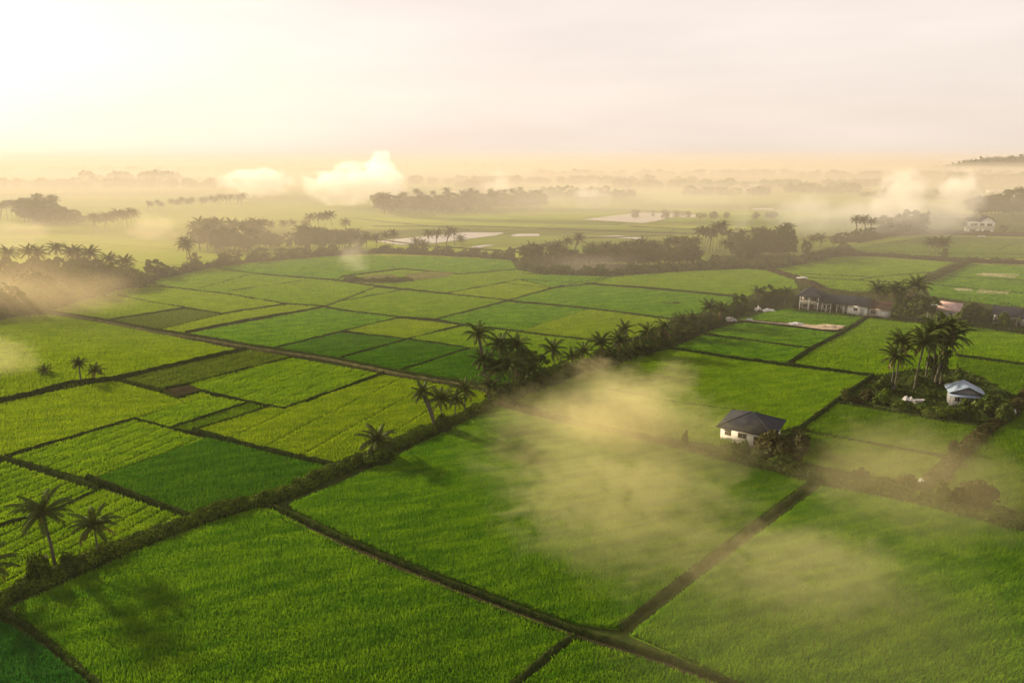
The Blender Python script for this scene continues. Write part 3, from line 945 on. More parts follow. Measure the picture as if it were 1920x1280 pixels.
# palms by the farm houses
palm(1640, 593, 527, 'palm in front of the brown roof of the long farmhouse', v=2, ln=0, cs=1.15)
palm(1671, 597, 528, 'palm with a pale straight trunk beside the brown roof', v=2, ln=0, cs=1.15)
palm(1687, 592, 530, 'drooping palm just right of the pale trunked one', v=4, ln=1, cs=1.15)
palm(1711, 600, 518, 'tallest palm at the right end of the long farmhouse', v=0, ln=0, cs=1.3)
tree(1690, 600, 552, 'dark tree under the palms beside the brown roof', v=0, w=0.9)
tree(1715, 604, 548, 'big dark tree behind the white yard lamp', v=1, w=0.85)
tree(1745, 596, 552, 'round dark tree between the yard lamp and the pink roofed shed', v=3, w=0.75)
bush(1818, 600, 52, 568, 'large dark bush mound right of the pink roofed shed', v=0)
bush(1845, 604, 42, 574, 'dark bush mound against the dark roofed house at the right edge', v=1)
bush(1882, 612, 34, 585, 'yellowish bush before the dark roofed house at the right edge', v=3)
bush(1492, 578, 22, 560, 'low dark bush at the left corner of the long farmhouse', v=0)
bush(1565, 585, 46, 568, 'wide dark shrubs before the porch of the long farmhouse', v=0)
bush(1588, 584, 26, 562, 'upright dark shrub left of the white wall of the long farmhouse', v=1)
bush(1770, 612, 60, 590, 'dark scrub mound before the pink roofed shed', v=1)

# garden with blue hut
palm(1677, 733, 618, 'taller of the two palms at the left of the garden', v=2, ln=0, cs=1.15)
palm(1670, 733, 648, 'lower yellowish palm of the two at the left of the garden', v=4, ln=0, cs=1.05)
palm(1713, 735, 616, 'palm with twin pale trunk and wide crown in the garden', v=0, ln=1, az=R(10), cs=1.3)
GP = 'palms crowded together in the hut garden'
palm(1733, 722, 606, 'left palm of the crowded group in the hut garden, dry fronds hanging', v=4, ln=0, cs=1.1)
palm(1746, 724, 596, 'palm with the highest crown in the crowded group in the hut garden', v=2, ln=1, cs=1.2)
palm(1756, 722, 590, 'rearmost upright palm of the crowded group in the hut garden', v=0, ln=1, az=0.3, cs=1.2)
palm(1762, 724, 604, 'palm with arching right hand fronds in the crowded group in the hut garden', v=3, ln=3, az=0.1, cs=1.25)
palm(1752, 727, 622, 'lowest palm of the crowded group in the hut garden', v=1, ln=2, az=0.4, cs=1.1)
tree(1752, 722, 612, 'dark leafy tree inside the crowded palms of the hut garden', v=0, w=0.42)
bush(1797, 712, 24, 690, 'small dark shrub behind the blue hut roof', v=0)
tree(1582, 756, 722, 'thin small tree at the left tip of the garden', v=2, w=0.55)
for x, yb, w_, yt, vv, lb in [
    (1655, 733, 44, 706, 0, 'dark bush at the upper left edge of the garden'), (1628, 748, 40, 730, 2, 'brown bush beside the white scraps at the left of the garden'),
    (1605, 757, 34, 742, 2, 'low brown bush near the thin tree at the garden tip'), (1655, 758, 40, 728, 3, 'bright green shrub in the left part of the garden'),
    (1720, 722, 60, 706, 0, 'dark bush row piece behind the garden palms'), (1770, 722, 50, 706, 1, 'dark bush behind the crowded garden palms'),
    (1690, 770, 60, 752, 0, 'dark bush mound along the lower garden edge, left'), (1745, 780, 66, 760, 1, 'dark bush mound along the lower garden edge, middle'),
    (1805, 788, 50, 752, 0, 'tall shrub covering the front wall of the blue hut'), (1775, 786, 44, 762, 3, 'green shrub left of the blue hut front'),
    (1855, 778, 64, 734, 1, 'big dark bush right of the blue hut'), (1880, 792, 46, 760, 0, 'dark bush by the white sheet at the right end of the garden'),
    (1442, 866, 84, 806, 2, 'large brown green bush covering the front of the white house'), (1375, 862, 60, 832, 0, 'dark bush below the windows of the white house'),
    (1396, 856, 34, 827, 0, 'dark upright shrub under the second window of the white house'),
    (1495, 850, 56, 816, 2, 'brown bush behind the right corner of the white house'), (1468, 880, 80, 850, 0, 'dark brown bush on the hedge right of the white house'),
    (1612, 905, 34, 876, 2, 'small bush with reddish top on the broad hedge'), (1705, 925, 52, 890, 2, 'reddish brown bush left of the white scrap on the broad hedge'),
    (1760, 940, 60, 905, 0, 'dark bush right of the white scrap on the broad hedge'), (1828, 952, 84, 902, 2, 'big round brown bush near the right end of the broad hedge'),
    (1787, 850, 26, 825, 2, 'small misty bush beside the brown hedge bank'), (1285, 836, 17, 808, 0, 'lone misty shrub left of the white house'),
    (130, 1078, 60, 1040, 0, 'dark bush between the two lower left palms'), (75, 1090, 62, 1040, 3, 'sunlit bush left of the tallest lower left palm'),
    (715, 868, 70, 842, 3, 'spreading bush at the foot of the squat palm'), (832, 808, 50, 778, 0, 'dark bush at the foot of the four palms')]:
    bush(x, yb, w_, yt, lb, v=vv)


def weeds(pix, n, h, label, mats=('bund_grass', 'bush_leaf'), z=0.06):
    poly = np.array([G(*p) for p in pix])
    lo, hi = poly.min(0), poly.max(0)
    P = rng.uniform(lo, hi, (n * 3, 2))
    P = P[inside(P, poly)][:n]
    m = len(P)
    clump = np.clip(0.55 + 0.6 * np.sin(P[:, 0] * .55 + 1.7 * np.sin(P[:, 1] * .4)) * np.sin(P[:, 1] * .7), .15, 1.2)
    mb = MB()
    for k in range(3):
        ang = rng.uniform(0, 6.28, m)
        w, hh = rng.uniform(.12, .4, m), h * clump * rng.uniform(.4, 1.2, m)
        B = P + rng.uniform(-.3, .3, (m, 2))
        V = np.stack([np.column_stack([B[:, 0] - np.cos(ang) * w, B[:, 1] - np.sin(ang) * w, np.full(m, z)]),
                      np.column_stack([B[:, 0] + np.cos(ang) * w, B[:, 1] + np.sin(ang) * w, np.full(m, z)]),
                      np.column_stack([B[:, 0] + rng.normal(0, .25, m), B[:, 1] + rng.normal(0, .25, m), z + hh])], 1)
        mb.add(V.reshape(-1, 3), np.arange(3 * m).reshape(m, 3), k % 2)
    o = link('undergrowth', mb.mesh('undergrowth', [M[q] for q in mats]))
    tag(o, label, 'undergrowth', kind='stuff')


weeds([(1572, 757), (1600, 735), (1652, 704), (1700, 692), (1790, 690), (1850, 712), (1910, 748), (1890, 795), (1800, 798), (1690, 778)], 4500, 0.6, 'rough dark weeds all over the hut garden')
weeds([(1488, 582), (1560, 590), (1628, 600), (1800, 612), (1990, 640), (1990, 625), (1800, 600), (1670, 598), (1560, 584), (1490, 578)], 5000, 0.8, 'rough grass along the front of the farm houses')
weeds([(1440, 510), (1500, 530), (1500, 565), (1700, 575), (1990, 590), (1990, 575), (1740, 552), (1520, 540), (1450, 508)], 4000, 0.7, 'rough brown grass behind the farm houses', ('bush_brown', 'bund_grass'))
weeds([(1450, 865), (1488, 805), (1520, 812), (1500, 868)], 1500, 0.9, 'rough brown weeds by the right corner of the white house', ('bush_brown', 'bund_grass'))
weeds([(150, 1105), (0, 1150), (-40, 1190), (30, 1175), (190, 1090)], 900, 0.6, 'grass at the lower left foot of the hedge')
weeds([(1340, 480), (1500, 480), (1560, 478), (1490, 500), (1400, 502), (1300, 505)], 4000, 0.8, 'rough grass under the thin palms behind the farm lane')
for i in range(16):
    f = rnd.random()
    x, yb = 1640 + 200 * rnd.random(), 712 + 66 * rnd.random()
    if 1765 < x < 1842 and 730 < yb < 775:
        continue
    bush(x, yb, rnd.uniform(16, 34), yb - rnd.uniform(7, 17), 'low dark shrub among the weeds of the hut garden', 'low shrubs of the hut garden')


# ------------------------------------------------------------------ groves in the mist
def grove(x0, x1, yb0, yb1, t0, t1, n, label, grp, kind='palm', depth=0.02, cs=1.0, w=0.8, order=None):
    for i in range(n):
        f = (i + rnd.uniform(.1, .9)) / n
        x = x0 + (x1 - x0) * f
        yb = yb0 + (yb1 - yb0) * f
        gx, gy = G(x, yb)
        k = 1 + rnd.uniform(0, depth)
        gx, gy = gx * k, gy * k
        yt = t0 + (t1 - t0) * f + rnd.uniform(-.8, 1.2) * (yb - t0) * (0.20 if kind == 'tree' else 0.12)
        if kind == 'palm':
            palm(x, yb, yt, label, grp, cs=cs * rnd.uniform(.85, 1.15), pt=(gx, gy))
        elif kind == 'tree':
            tree(x, yb, yt, label, grp, w=w * rnd.uniform(.8, 1.25), pt=(gx, gy))
        else:
            bush(x, yb, w * rnd.uniform(.8, 1.3), yt, label, grp, pt=(gx, gy))


def spots(lst, label, grp, cs=1.0):
    for x, yb, yt in lst:
        palm(x, yb, yt, label, grp, cs=cs * rnd.uniform(.9, 1.1))


# left, nearest
spots([(26, 532, 461), (60, 535, 459), (78, 535, 462), (114, 532, 453), (142, 530, 461), (162, 528, 460), (177, 528, 462)], 'hazy coconut palm rising out of the misty wood at the left edge', 'palms of the misty left wood', 1.25)
spots([(211, 528, 474), (241, 526, 478)], 'hazy palm of the pair right of the misty left wood', 'pair of palms right of the left wood', 1.2)
grove(-30, 200, 560, 532, 488, 482, 22, 'dense hazy broadleaf tree of the misty wood at the left edge', 'broadleaf trees of the misty left wood', 'tree', 0.05, w=0.75)
tree(290, 520, 484, 'round hazy tree alone between the left wood and the scrub belt', v=0, w=1.1)
tree(308, 518, 492, 'smaller hazy tree beside the round one left of the scrub belt', v=3, w=1.2)
spots([(352, 496, 444), (360, 497, 446)], 'tall thin trunked palm of the close pair before the scrub belt', 'close pair of palms before the scrub belt', 1.3)
spots([(85, 702, 690), (152, 716, 673), (178, 713, 684)], 'palm standing in the yellow green field at the left', 'three palms on the left field bund', 0.62)
grove(360, 640, 498, 478, 470, 455, 8, 'hazy small tree of the scrub belt left of the centre', 'small trees of the scrub belt', 'tree', 0.02, w=1.2)
grove(365, 500, 470, 465, 408, 418, 14, 'hazy coconut palm of the dense grove left of the centre', 'palms of the dense grove left of centre', 'palm', 0.07, 1.5)
grove(375, 545, 476, 468, 416, 440, 20, 'hazy round tree of the dense grove left of the centre', 'round trees of the dense grove left of centre', 'tree', 0.06, w=0.8)
spots([(535, 444, 412), (552, 444, 411), (570, 446, 412), (584, 440, 400), (598, 440, 398), (611, 440, 398), (624, 442, 395), (648, 446, 409), (480, 446, 408), (497, 445, 410), (509, 447, 413)],
      'tall slim hazy palm of the open row behind the left grove', 'slim palms behind the left grove', 1.25)
grove(556, 680, 470, 462, 424, 428, 10, 'hazy palm of the grove left of the long pond', 'palms left of the long pond', 'palm', 0.04, 1.3)
grove(560, 690, 472, 462, 426, 432, 14, 'hazy dark round tree of the grove left of the long pond', 'round trees left of the long pond', 'tree', 0.03, w=0.8)
spots([(687, 472, 436), (706, 470, 437), (722, 470, 434), (737, 470, 431), (804, 466, 430), (817, 466, 429), (837, 464, 427), (853, 460, 425), (867, 462, 440), (780, 470, 445), (792, 472, 450)],
      'hazy palm standing before the bright long pond', 'palms before the long pond', 1.15)
tree(957, 490, 460, 'small hazy tree at the left end of the palm grove right of centre', v=2, w=0.9)
# grove right of centre
grove(972, 1060, 500, 500, 460, 458, 9, 'dusky palm at the left end of the long palm grove', 'left end palms of the long grove', 'palm', 0.05, 1.15)
spots([(1041, 488, 450), (1058, 486, 443), (1076, 482, 437)], 'palm standing free behind the left part of the long grove', 'three free palms behind the long grove', 1.15)
grove(1095, 1300, 500, 494, 458, 442, 24, 'dusky palm of the dense middle of the long palm grove', 'palms in the middle of the long grove', 'palm', 0.07, 1.2)
grove(978, 1310, 504, 498, 466, 456, 34, 'dark low tree filling the foot of the long palm grove', 'low trees of the long grove', 'tree', 0.03, w=1.0)
grove(1306, 1356, 476, 476, 424, 417, 9, 'tall palm with bare trunk in the tight row right of the long grove', 'tight row of bare trunked palms', 'palm', 0.04, 1.15)
grove(1366, 1476, 482, 482, 432, 422, 13, 'dusky palm of the dense wood behind the farm lane', 'palms of the wood behind the farm lane', 'palm', 0.05, 1.25)
grove(1375, 1482, 486, 484, 442, 430, 14, 'dark round tree of the dense wood behind the farm lane', 'round trees of the wood behind the farm lane', 'tree', 0.04, w=0.7)
spots([(1357, 494, 448), (1370, 494, 452), (1382, 498, 470), (1400, 498, 474)], 'thin palm on the open grass before the farm lane wood', 'thin palms before the farm lane wood', 1.0)
tree(1340, 500, 476, 'dark low tree on the scrub belt before the row of bare trunks', v=0, w=1.0)
tree(1510, 486, 444, 'loose hazy tree standing alone right of the farm lane wood', v=2, w=0.55)
spots([(1524, 470, 440), (1538, 468, 438)], 'small hazy palm right of the lone loose tree', 'two small hazy palms', 1.1)
spots([(1606, 450, 404), (1613, 450, 406), (1622, 448, 404), (1632, 448, 408)], 'hazy tall palm left of the big round hazy trees', 'hazy palms left of the round trees', 1.2)
grove(1555, 1640, 466, 450, 440, 422, 7, 'hazy scrub tree in the belt leading to the big round trees', 'scrub trees of the hazy belt', 'tree', 0.02, w=1.0)
grove(1645, 1735, 446, 440, 404, 391, 11, 'big round hazy tree left of the far white house', 'big round trees left of the far house', 'tree', 0.05, w=0.8)
spots([(1740, 484, 447), (1752, 486, 445), (1765, 486, 444), (1758, 484, 446)], 'palm in the small clump beside the hedge before the far white house', 'palm clump before the far house', 1.2)
tree(1769, 488, 464, 'round tree beside the palm clump before the far white house', v=0, w=0.9)
palm(1804, 437, 413, 'small hazy palm left of the far white house', v=1, ln=0, cs=1.1)
tree(1880, 440, 419, 'hazy small tree right of the far white house', v=2, w=0.9)
tree(1778, 437, 424, 'hazy bushy tree left of the far white house', v=0, w=1.2)
tree(1865, 496, 480, 'hazy dark shrub tree on the right hedge line', v=1, w=1.2)
# far left
grove(0, 60, 418, 412, 382, 370, 7, 'very faint palm with bare trunk at the far left', 'faint palms at the far left', 'palm', 0.05, 1.35)
grove(45, 160, 420, 424, 364, 402, 22, 'faint tree of the mound shaped grove at the far left', 'mound shaped far left grove', 'tree', 0.08, w=1.0)
grove(60, 120, 412, 414, 362, 368, 6, 'faint palm head above the mound shaped grove at the far left', 'palm heads of the mound grove', 'palm', 0.05, 1.4)
grove(168, 262, 432, 428, 402, 390, 11, 'faint palm of the grove beside the white mist puff on the left', 'faint palms by the left mist puff', 'palm', 0.04, 1.4)
grove(275, 305, 400, 398, 377, 376, 4, 'faint distant palm above the white mist puff on the left', 'four distant palms above the puff', 'palm', 0.03, 1.3)
grove(320, 458, 396, 390, 372, 362, 14, 'faint distant palm in the thin row left of the bright clouds', 'thin distant palm row', 'palm', 0.05, 1.5)
# far centre
grove(712, 1015, 402, 397, 364, 358, 50, 'faint distant tree of the long wood behind the fields in the middle', 'long distant middle wood', 'tree', 0.12, w=1.1)
grove(720, 990, 396, 392, 358, 352, 16, 'faint palm head above the long distant wood in the middle', 'palm heads of the long distant wood', 'palm', 0.06, 1.5)
grove(1015, 1190, 376, 378, 346, 350, 20, 'faint distant tree of the small woods behind the big pond', 'small woods behind the big pond', 'tree', 0.06, w=0.8)
grove(1826, 1960, 410, 404, 356, 346, 16, 'large hazy tree of the dim wood at the right edge', 'dim wood at the right edge', 'tree', 0.06, w=1.0)


# ------------------------------------------------------------------ woods far off, hill
def woods(strips):
    g = np.random.default_rng(5)
    mb = MB()
    for (x0, x1, y, top, n) in strips:
        for i in range(n):
            f = g.random()
            gx, gy = G(x0 + (x1 - x0) * f, y + g.uniform(-1, 1) * (y - 300) * .03)
            H = max(3.0, zat(top, gy)) * g.uniform(.6, 1.1)
            w = H * g.uniform(.5, 1.0)
            m = 70
            d = g.normal(0, 1, (m, 3))
            d /= np.linalg.norm(d, axis=1)[:, None]
            q = g.uniform(.5, 1, m)[:, None] ** .5
            C = np.array([gx, gy, H * .55]) + d * q * np.array([w, w, H * .48])
            V, F = leaf_quads(C, d + np.array([0, 0, .3]), H * .26, g)
            mb.add(V, F)
    o = link('distant_woods', mb.mesh('distant_woods', M['tree_leaf']))
    tag(o, 'pale strips of distant woodland fading into the morning haze', 'woods', kind='stuff')


woods([(0, 450, 352, 334, 50), (150, 330, 345, 322, 26), (0, 700, 326, 313, 70), (400, 1000, 318, 308, 80), (780, 1300, 345, 330, 60), (1000, 1500, 332, 318, 70), (1150, 1500, 352, 336, 50),
       (1280, 1440, 366, 350, 24), (1480, 1600, 362, 344, 26), (1500, 1920, 336, 320, 60), (1550, 1680, 350, 336, 24), (1780, 1920, 345, 325, 40), (1000, 1920, 317, 309, 90), (1180, 1300, 402, 392, 10),
       (860, 950, 352, 338, 18), (1250, 1500, 408, 398, 12), (1620, 1920, 372, 356, 26)])


def hill():
    mb = MB()
    nx, ny = 60, 24
    g = np.random.default_rng(3)
    V = []
    for j in range(ny):
        for i in range(nx):
            u, v = i / (nx - 1), j / (ny - 1)
            x, y = 1600 + 1400 * u, 2400 + 550 * v
            e = math.sin(math.pi * v) ** .8 * (1 - math.exp(-(u / .10) ** 1.5)) * (1 - max(0, (u - .8) / .2) ** 2)
            V.append((x, y, -.5 + 68 * e * (1 + .08 * math.sin(u * 23) + .05 * math.sin(u * 61)) + g.uniform(0, 3) * e))
    F = [(j * nx + i, j * nx + i + 1, (j + 1) * nx + i + 1, (j + 1) * nx + i) for j in range(ny - 1) for i in range(nx - 1)]
    mb.add(V, F)
    V = np.array(V)
    P = V[g.integers(0, len(V), 2600)] + np.column_stack([g.uniform(-14, 14, 2600), g.uniform(-14, 14, 2600), g.uniform(0, 6, 2600)])
    P = P[P[:, 2] > 5]
    A, B = leaf_quads(P, np.tile([0, -.5, 1.0], (len(P), 1)), 9, g)
    mb.add(A, B, 1)
    struct('hill', mb, [M['hedge_core'], M['tree_leaf']])


hill()


# ------------------------------------------------------------------ buildings
def plaster(name, c, dirt=(0.35, 0.32, 0.27)):
    t = NT(name)
    p = t.pos()
    st = t.noise(t.mapped(p, 0, (1, 1, 0.25)), 1.2, 5, .7)
    return t.surf(t.principled(t.mix(t.math('MULTIPLY', t.smooth(st, .45, .8), .5), c, dirt), .85, .2))


def roofing(name, c1, c2, pitch=0.0, spec=.06, rough=.75):
    t = NT(name)
    p = t.n('ShaderNodeTexCoord').outputs['Object']
    w = t.n('ShaderNodeTexWave', wave_type='BANDS', bands_direction='X')
    t.put(w.inputs[0], p)
    w.inputs['Scale'].default_value = 1.3
    n1 = t.noise(p, 0.8, 5, .7)
    c = t.mix(t.smooth(n1, .3, .7), c1, c2)
    return t.surf(t.principled(c, rough, spec, t.bump(w.outputs[1], .5, .06)))


M['white'] = plaster('white_plaster', (0.78, 0.76, 0.71), (0.46, 0.43, 0.38))
M['grey'] = plaster('grey_plaster', (0.34, 0.32, 0.29), (0.2, 0.18, 0.16))
M['cream'] = plaster('cream_plaster', (0.48, 0.43, 0.34))
M['slate'] = roofing('dark_roof', (0.014, 0.016, 0.023), (0.032, 0.034, 0.042))
M['brownroof'] = roofing('brown_roof', (0.050, 0.032, 0.026), (0.095, 0.060, 0.048))
M['pinkroof'] = roofing('pink_roof', (0.30, 0.20, 0.175), (0.42, 0.31, 0.28))
M['blueroof'] = roofing('blue_roof', (0.13, 0.18, 0.25), (0.23, 0.28, 0.34), rough=.6, spec=.1)
M['wood'] = simple('dark_wood', (0.06, 0.045, 0.03), (0.12, 0.09, 0.06), 3)
M['plank'] = simple('pale_plank', (0.13, 0.135, 0.135), (0.24, 0.24, 0.23), 2.0, stretch=(3, 3, .3))
M['frame'] = simple('window_frame', (0.55, 0.53, 0.48), (0.66, 0.64, 0.6), 4)
t = NT('window_glass')
M['glass'] = t.surf(t.principled((0.02, 0.022, 0.025), .1, .6))
M['concrete'] = simple('concrete', (0.22, 0.20, 0.17), (0.34, 0.31, 0.27), 1.5)
M['tarp'] = simple('white_sheet', (0.34, 0.33, 0.31), (0.54, 0.53, 0.50), 2.5, .5, .3)
M['greytarp'] = simple('grey_sheet', (0.30, 0.30, 0.30), (0.48, 0.47, 0.45), 2.5, .6, .3)
M['metal'] = simple('painted_metal', (0.60, 0.60, 0.58), (0.72, 0.72, 0.70), 6, .4, .5)
M['lampglass'] = simple('lamp_cover', (0.75, 0.75, 0.72), (0.82, 0.82, 0.8), 6, .3, .5)


class House:
    """local x along the front, local y to the back"""

    def __init__(self, name, loc, ang, label, cat='house', group=None):
        self.o = tag(link(name, None, loc=(*loc, 0.05), rz=ang), label, cat, group)

    def part(self, name, mb, mats, parent=None, loc=None):
        return link(name, mb.mesh(name, mats), parent or self.o, loc=loc or (0, 0, 0))

    def block(self, x0, x1, y0, y1, z0, z1, mat, name='wall'):
        mb = MB()
        mb.box(((x0 + x1) / 2, (y0 + y1) / 2, (z0 + z1) / 2), (x1 - x0, y1 - y0, z1 - z0))
        return self.part(name, mb, mat)

    def hip(self, x0, x1, y0, y1, z, rise, ov, mat, ridge=0.0, th=.14):
        x0, x1, y0, y1 = x0 - ov, x1 + ov, y0 - ov, y1 + ov
        cx, cy_ = (x0 + x1) / 2, (y0 + y1) / 2
        r = ridge / 2
        ex = [(x0, y0), (x1, y0), (x1, y1), (x0, y1)]
        A, B = ((cx - r, cy_), (cx + r, cy_)) if x1 - x0 >= y1 - y0 else ((cx, cy_ - r), (cx, cy_ + r))
        V = [(*p, z) for p in ex] + [(*p, z + th) for p in ex] + [(*A, z + th + rise), (*B, z + th + rise)]
        if x1 - x0 >= y1 - y0:
            q, tri = [(4, 5, 9, 8), (6, 7, 8, 9)], [(5, 6, 9), (7, 4, 8)]
        else:
            q, tri = [(5, 6, 9, 8), (7, 4, 8, 9)], [(4, 5, 8), (6, 7, 9)]
        mb = MB()
        mb.add(V, q + [(0, 3, 2, 1), (0, 1, 5, 4), (1, 2, 6, 5), (2, 3, 7, 6), (3, 0, 4, 7)])
        mb.add(V, tri)
        for a, b in ((4, 8), (5, 8 if x1 - x0 < y1 - y0 else 9), (6, 9), (7, 9 if x1 - x0 < y1 - y0 else 8)):
            mb.tube([V[a], V[b]], .09, 6)
        return self.part('roof', mb, mat)

    def gable(self, x0, x1, y0, y1, z, rise, ov, mat, axis='x', th=.14):
        x0, x1, y0, y1 = x0 - ov, x1 + ov, y0 - ov, y1 + ov
        mb = MB()
        if axis == 'x':
            c = (y0 + y1) / 2
            pr = [(y0, z), (c, z + rise), (y1, z), (y1, z + th), (c, z + rise + th), (y0, z + th)]
            V = [(x0, a, b) for a, b in pr] + [(x1, a, b) for a, b in pr]
        else:
            c = (x0 + x1) / 2
            pr = [(x0, z), (c, z + rise), (x1, z), (x1, z + th), (c, z + rise + th), (x0, z + th)]
            V = [(a, y1, b) for a, b in pr] + [(a, y0, b) for a, b in pr]
        mb.add(V, [(i, (i + 1) % 6, 6 + (i + 1) % 6, 6 + i) for i in range(6)])
        mb.add(V, [(0, 5, 4, 1), (1, 4, 3, 2), (6, 7, 10, 11), (7, 8, 9, 10)])
        return self.part('roof', mb, mat)

    def gable_wall(self, x0, x1, y0, y1, z, rise, mat, axis='x'):
        mb = MB()
        if axis == 'x':
            c = (y0 + y1) / 2
            V = [(x, y, zz) for x in (x0, x1) for y, zz in ((y0, z), (y1, z), (c, z + rise))]
        else:
            c = (x0 + x1) / 2
            V = [(x, y, zz) for y in (y1, y0) for x, zz in ((x0, z), (x1, z), (c, z + rise))]
        mb.add(V, [(0, 2, 1), (3, 4, 5)])
        mb.add(V, [(0, 1, 4, 3), (1, 2, 5, 4), (2, 0, 3, 5)])
        return self.part('gable', mb, mat)

    def window(self, cx, y, z, w, h, bars=2, side=-1, horiz=False, axis='x', name='window'):
        """frame with dark panes and mullions, set on the wall plane"""
        def b(mb, u, zz, su, sz, d0, d1):
            if axis == 'x':
                mb.box((u, y + side * (d0 + d1) / 2, zz), (su, d1 - d0, sz))
            else:
                mb.box((y + side * (d0 + d1) / 2, u, zz), (d1 - d0, su, sz))
        fr = MB()
        t_ = .09
        b(fr, cx, z + h / 2 + t_ / 2, w + 2 * t_, t_, 0.002, .07)
        b(fr, cx, z - h / 2 - t_ / 2, w + 2 * t_ + .1, t_, 0.002, .11)
        for s in (-1, 1):
            b(fr, cx + s * (w / 2 + t_ / 2), z, t_, h, .002, .07)
        for i in range(1, bars):
            b(fr, cx - w / 2 + w * i / bars, z, .06, h, .022, .06)
        if horiz:
            b(fr, cx, z + h * .18, w, .05, .024, .055)
        o = self.part(name, fr, M['frame'])
        pn = MB()
        b(pn, cx, z, w, h, .003, .02)
        self.part('pane', pn, M['glass'], o)
        return o

    def door(self, cx, y, w, h, mat, side=-1, z0=0.0):
        mb = MB()
        mb.box((cx, y + side * .03, z0 + h / 2), (w, .055, h))
        o = self.part('door', mb, mat)
        hb = MB()
        hb.box((cx + w * .38, y + side * .085, z0 + 1.0), (.05, .05, .16))
        self.part('handle', hb, M['metal'], o)
        return o

    def post(self, x, y, z0, z1, s, mat):
        mb = MB()
        mb.box((x, y, (z0 + z1) / 2), (s, s, z1 - z0))
        mb.box((x, y, z0 + .1), (s * 1.5, s * 1.5, .2))
        return self.part('post', mb, mat)


# white house with the dark hip roof, in front
A, B_, C_ = Vector((38.9, 123.5)), Vector((47.9, 117.8)), Vector((55.0, 125.6))
ang = math.atan2(B_.y - A.y, B_.x - A.x)
Lx, Ly = (B_ - A).length, (C_ - B_).length
h1 = House('house', A, ang, 'white house with a dark pyramid roof behind a brown bush')
ov = .75
h1.block(ov, Lx - ov, ov, Ly - ov, 0, 2.75, M['white'])
h1.hip(ov, Lx - ov, ov, Ly - ov, 2.7, 2.35, ov, M['slate'], ridge=.5)
h1.window(2.15, ov, 1.85, 1.1, 1.0, 3, horiz=True)
h1.window(4.85, ov, 1.75, 1.5, 0.95, 2)
h1.window(3.3, Lx - ov, 1.7, 1.3, 1.1, 2, side=1, axis='y')
h1.door(7.4, ov, .95, 2.1, M['wood'])
bs = MB()
bs.box((Lx / 2, Ly / 2, .12), (Lx - 1.2, Ly - 1.2, .34))
h1.part('plinth', bs, M['concrete'])

# long farmhouse
A, B_ = Vector(G(1494, 581)), Vector(G(1672, 599))
ang = math.atan2(B_.y - A.y, B_.x - A.x)
L = (B_ - A).length
h2 = House('farmhouse', A, ang, 'long white farmhouse with dark roofs, open porch and brown roofed right end', 'farmhouse')
e = L / 178.0        # metres per photo pixel along the front
u = lambda px: (px - 1494) * e
h2.block(u(1500), u(1533), 1.6, 8, 0, 5.3, M['grey'])
h2.hip(u(1497), u(1535), -.3, 9, 5.2, 2.6, .8, M['slate'], ridge=1.0)
fl = MB()
fl.box((u(1516), .7, 2.75), (u(1533) - u(1500), 1.78, .18))
fl.box((u(1516), -.15, 3.3), (u(1533) - u(1500), .06, .7))
h2.part('balcony', fl, M['cream'])
for x in (1498.5, 1516, 1534):
    h2.post(u(x), -.1, 0, 5.2, .28, M['white'])
h2.window(u(1508), 1.6, 4.1, 1.2, 1.1, 2)
h2.window(u(1524), 1.6, 4.1, 1.6, 1.1, 3)
h2.window(u(1508), 1.6, 1.5, 1.3, 1.2, 2)
h2.door(u(1522), 1.6, 1.1, 2.1, M['wood'])
h2.block(u(1536), u(1589), 2.2, 8, 0, 3.2, M['cream'])
h2.block(u(1590), u(1627), .6, 8.2, 0, 3.45, M['white'])
h2.gable(u(1534), u(1627), .1, 8.8, 3.5, 2.3, .5, M['slate'])
h2.gable_wall(u(1536), u(1626), .7, 8.2, 3.45, 1.95, M['grey'])
for x in (1542, 1550, 1558, 1570, 1583):
    h2.post(u(x), .5, 0, 3.4, .18, M['white'])
h2.window(u(1605), .6, 2.1, 1.1, .9, 2)
h2.door(u(1617), .6, 1.2, 2.3, M['grey'])
h2.window(u(1548), 2.2, 1.7, 1.4, 1.2, 2)
h2.window(u(1572), 2.2, 1.7, 1.4, 1.2, 2)
h2.block(u(1629), u(1668), .9, 7.5, 0, 3.1, M['cream'])
h2.gable(u(1629), u(1668), .4, 8.2, 3.15, 1.9, .45, M['brownroof'])
h2.gable_wall(u(1629.5), u(1667.5), 1.1, 7.4, 3.1, 1.6, M['cream'])
sh = MB()
sh.box((u(1655), .86, 1.15), (u(1665) - u(1646), .07, 2.3))
for k in range(7):
    sh.box((u(1655), .81, .25 + .33 * k), (u(1665) - u(1646), .05, .05))
h2.part('shutter_door', sh, M['frame'])
h2.window(u(1637), .9, 1.7, 1.5, 1.2, 2)

# pink roofed shed
A, B_ = Vector(G(1757, 599)), Vector(G(1788, 603))
ang = math.atan2(B_.y - A.y, B_.x - A.x)
L = (B_ - A).length
h3 = House('shed', A, ang, 'small grey shed under a pale pink sloping roof', 'shed')
h3.block(0, L, 0, 5, 0, 3.4, M['grey'])
rf = MB()
V = [(-.7, -.8, 3.45), (L + 1.3, -.8, 3.45), (L + 1.3, 5.8, 5.3), (-.7, 5.8, 5.3)]
rf.add(V + [(x, y, z + .12) for x, y, z in V], [(0, 3, 2, 1), (4, 5, 6, 7), (0, 1, 5, 4), (1, 2, 6, 5), (2, 3, 7, 6), (3, 0, 4, 7)])
h3.part('roof', rf, M['pinkroof'])
h3.window(L * .75, 0, 2.4, 1.0, .8, 2)
h3.door(L * .3, 0, 1.0, 2.1, M['wood'])
h3.block(.05, L - .05, 4.4, 4.95, 3.3, 4.8, M['grey'], 'gable')

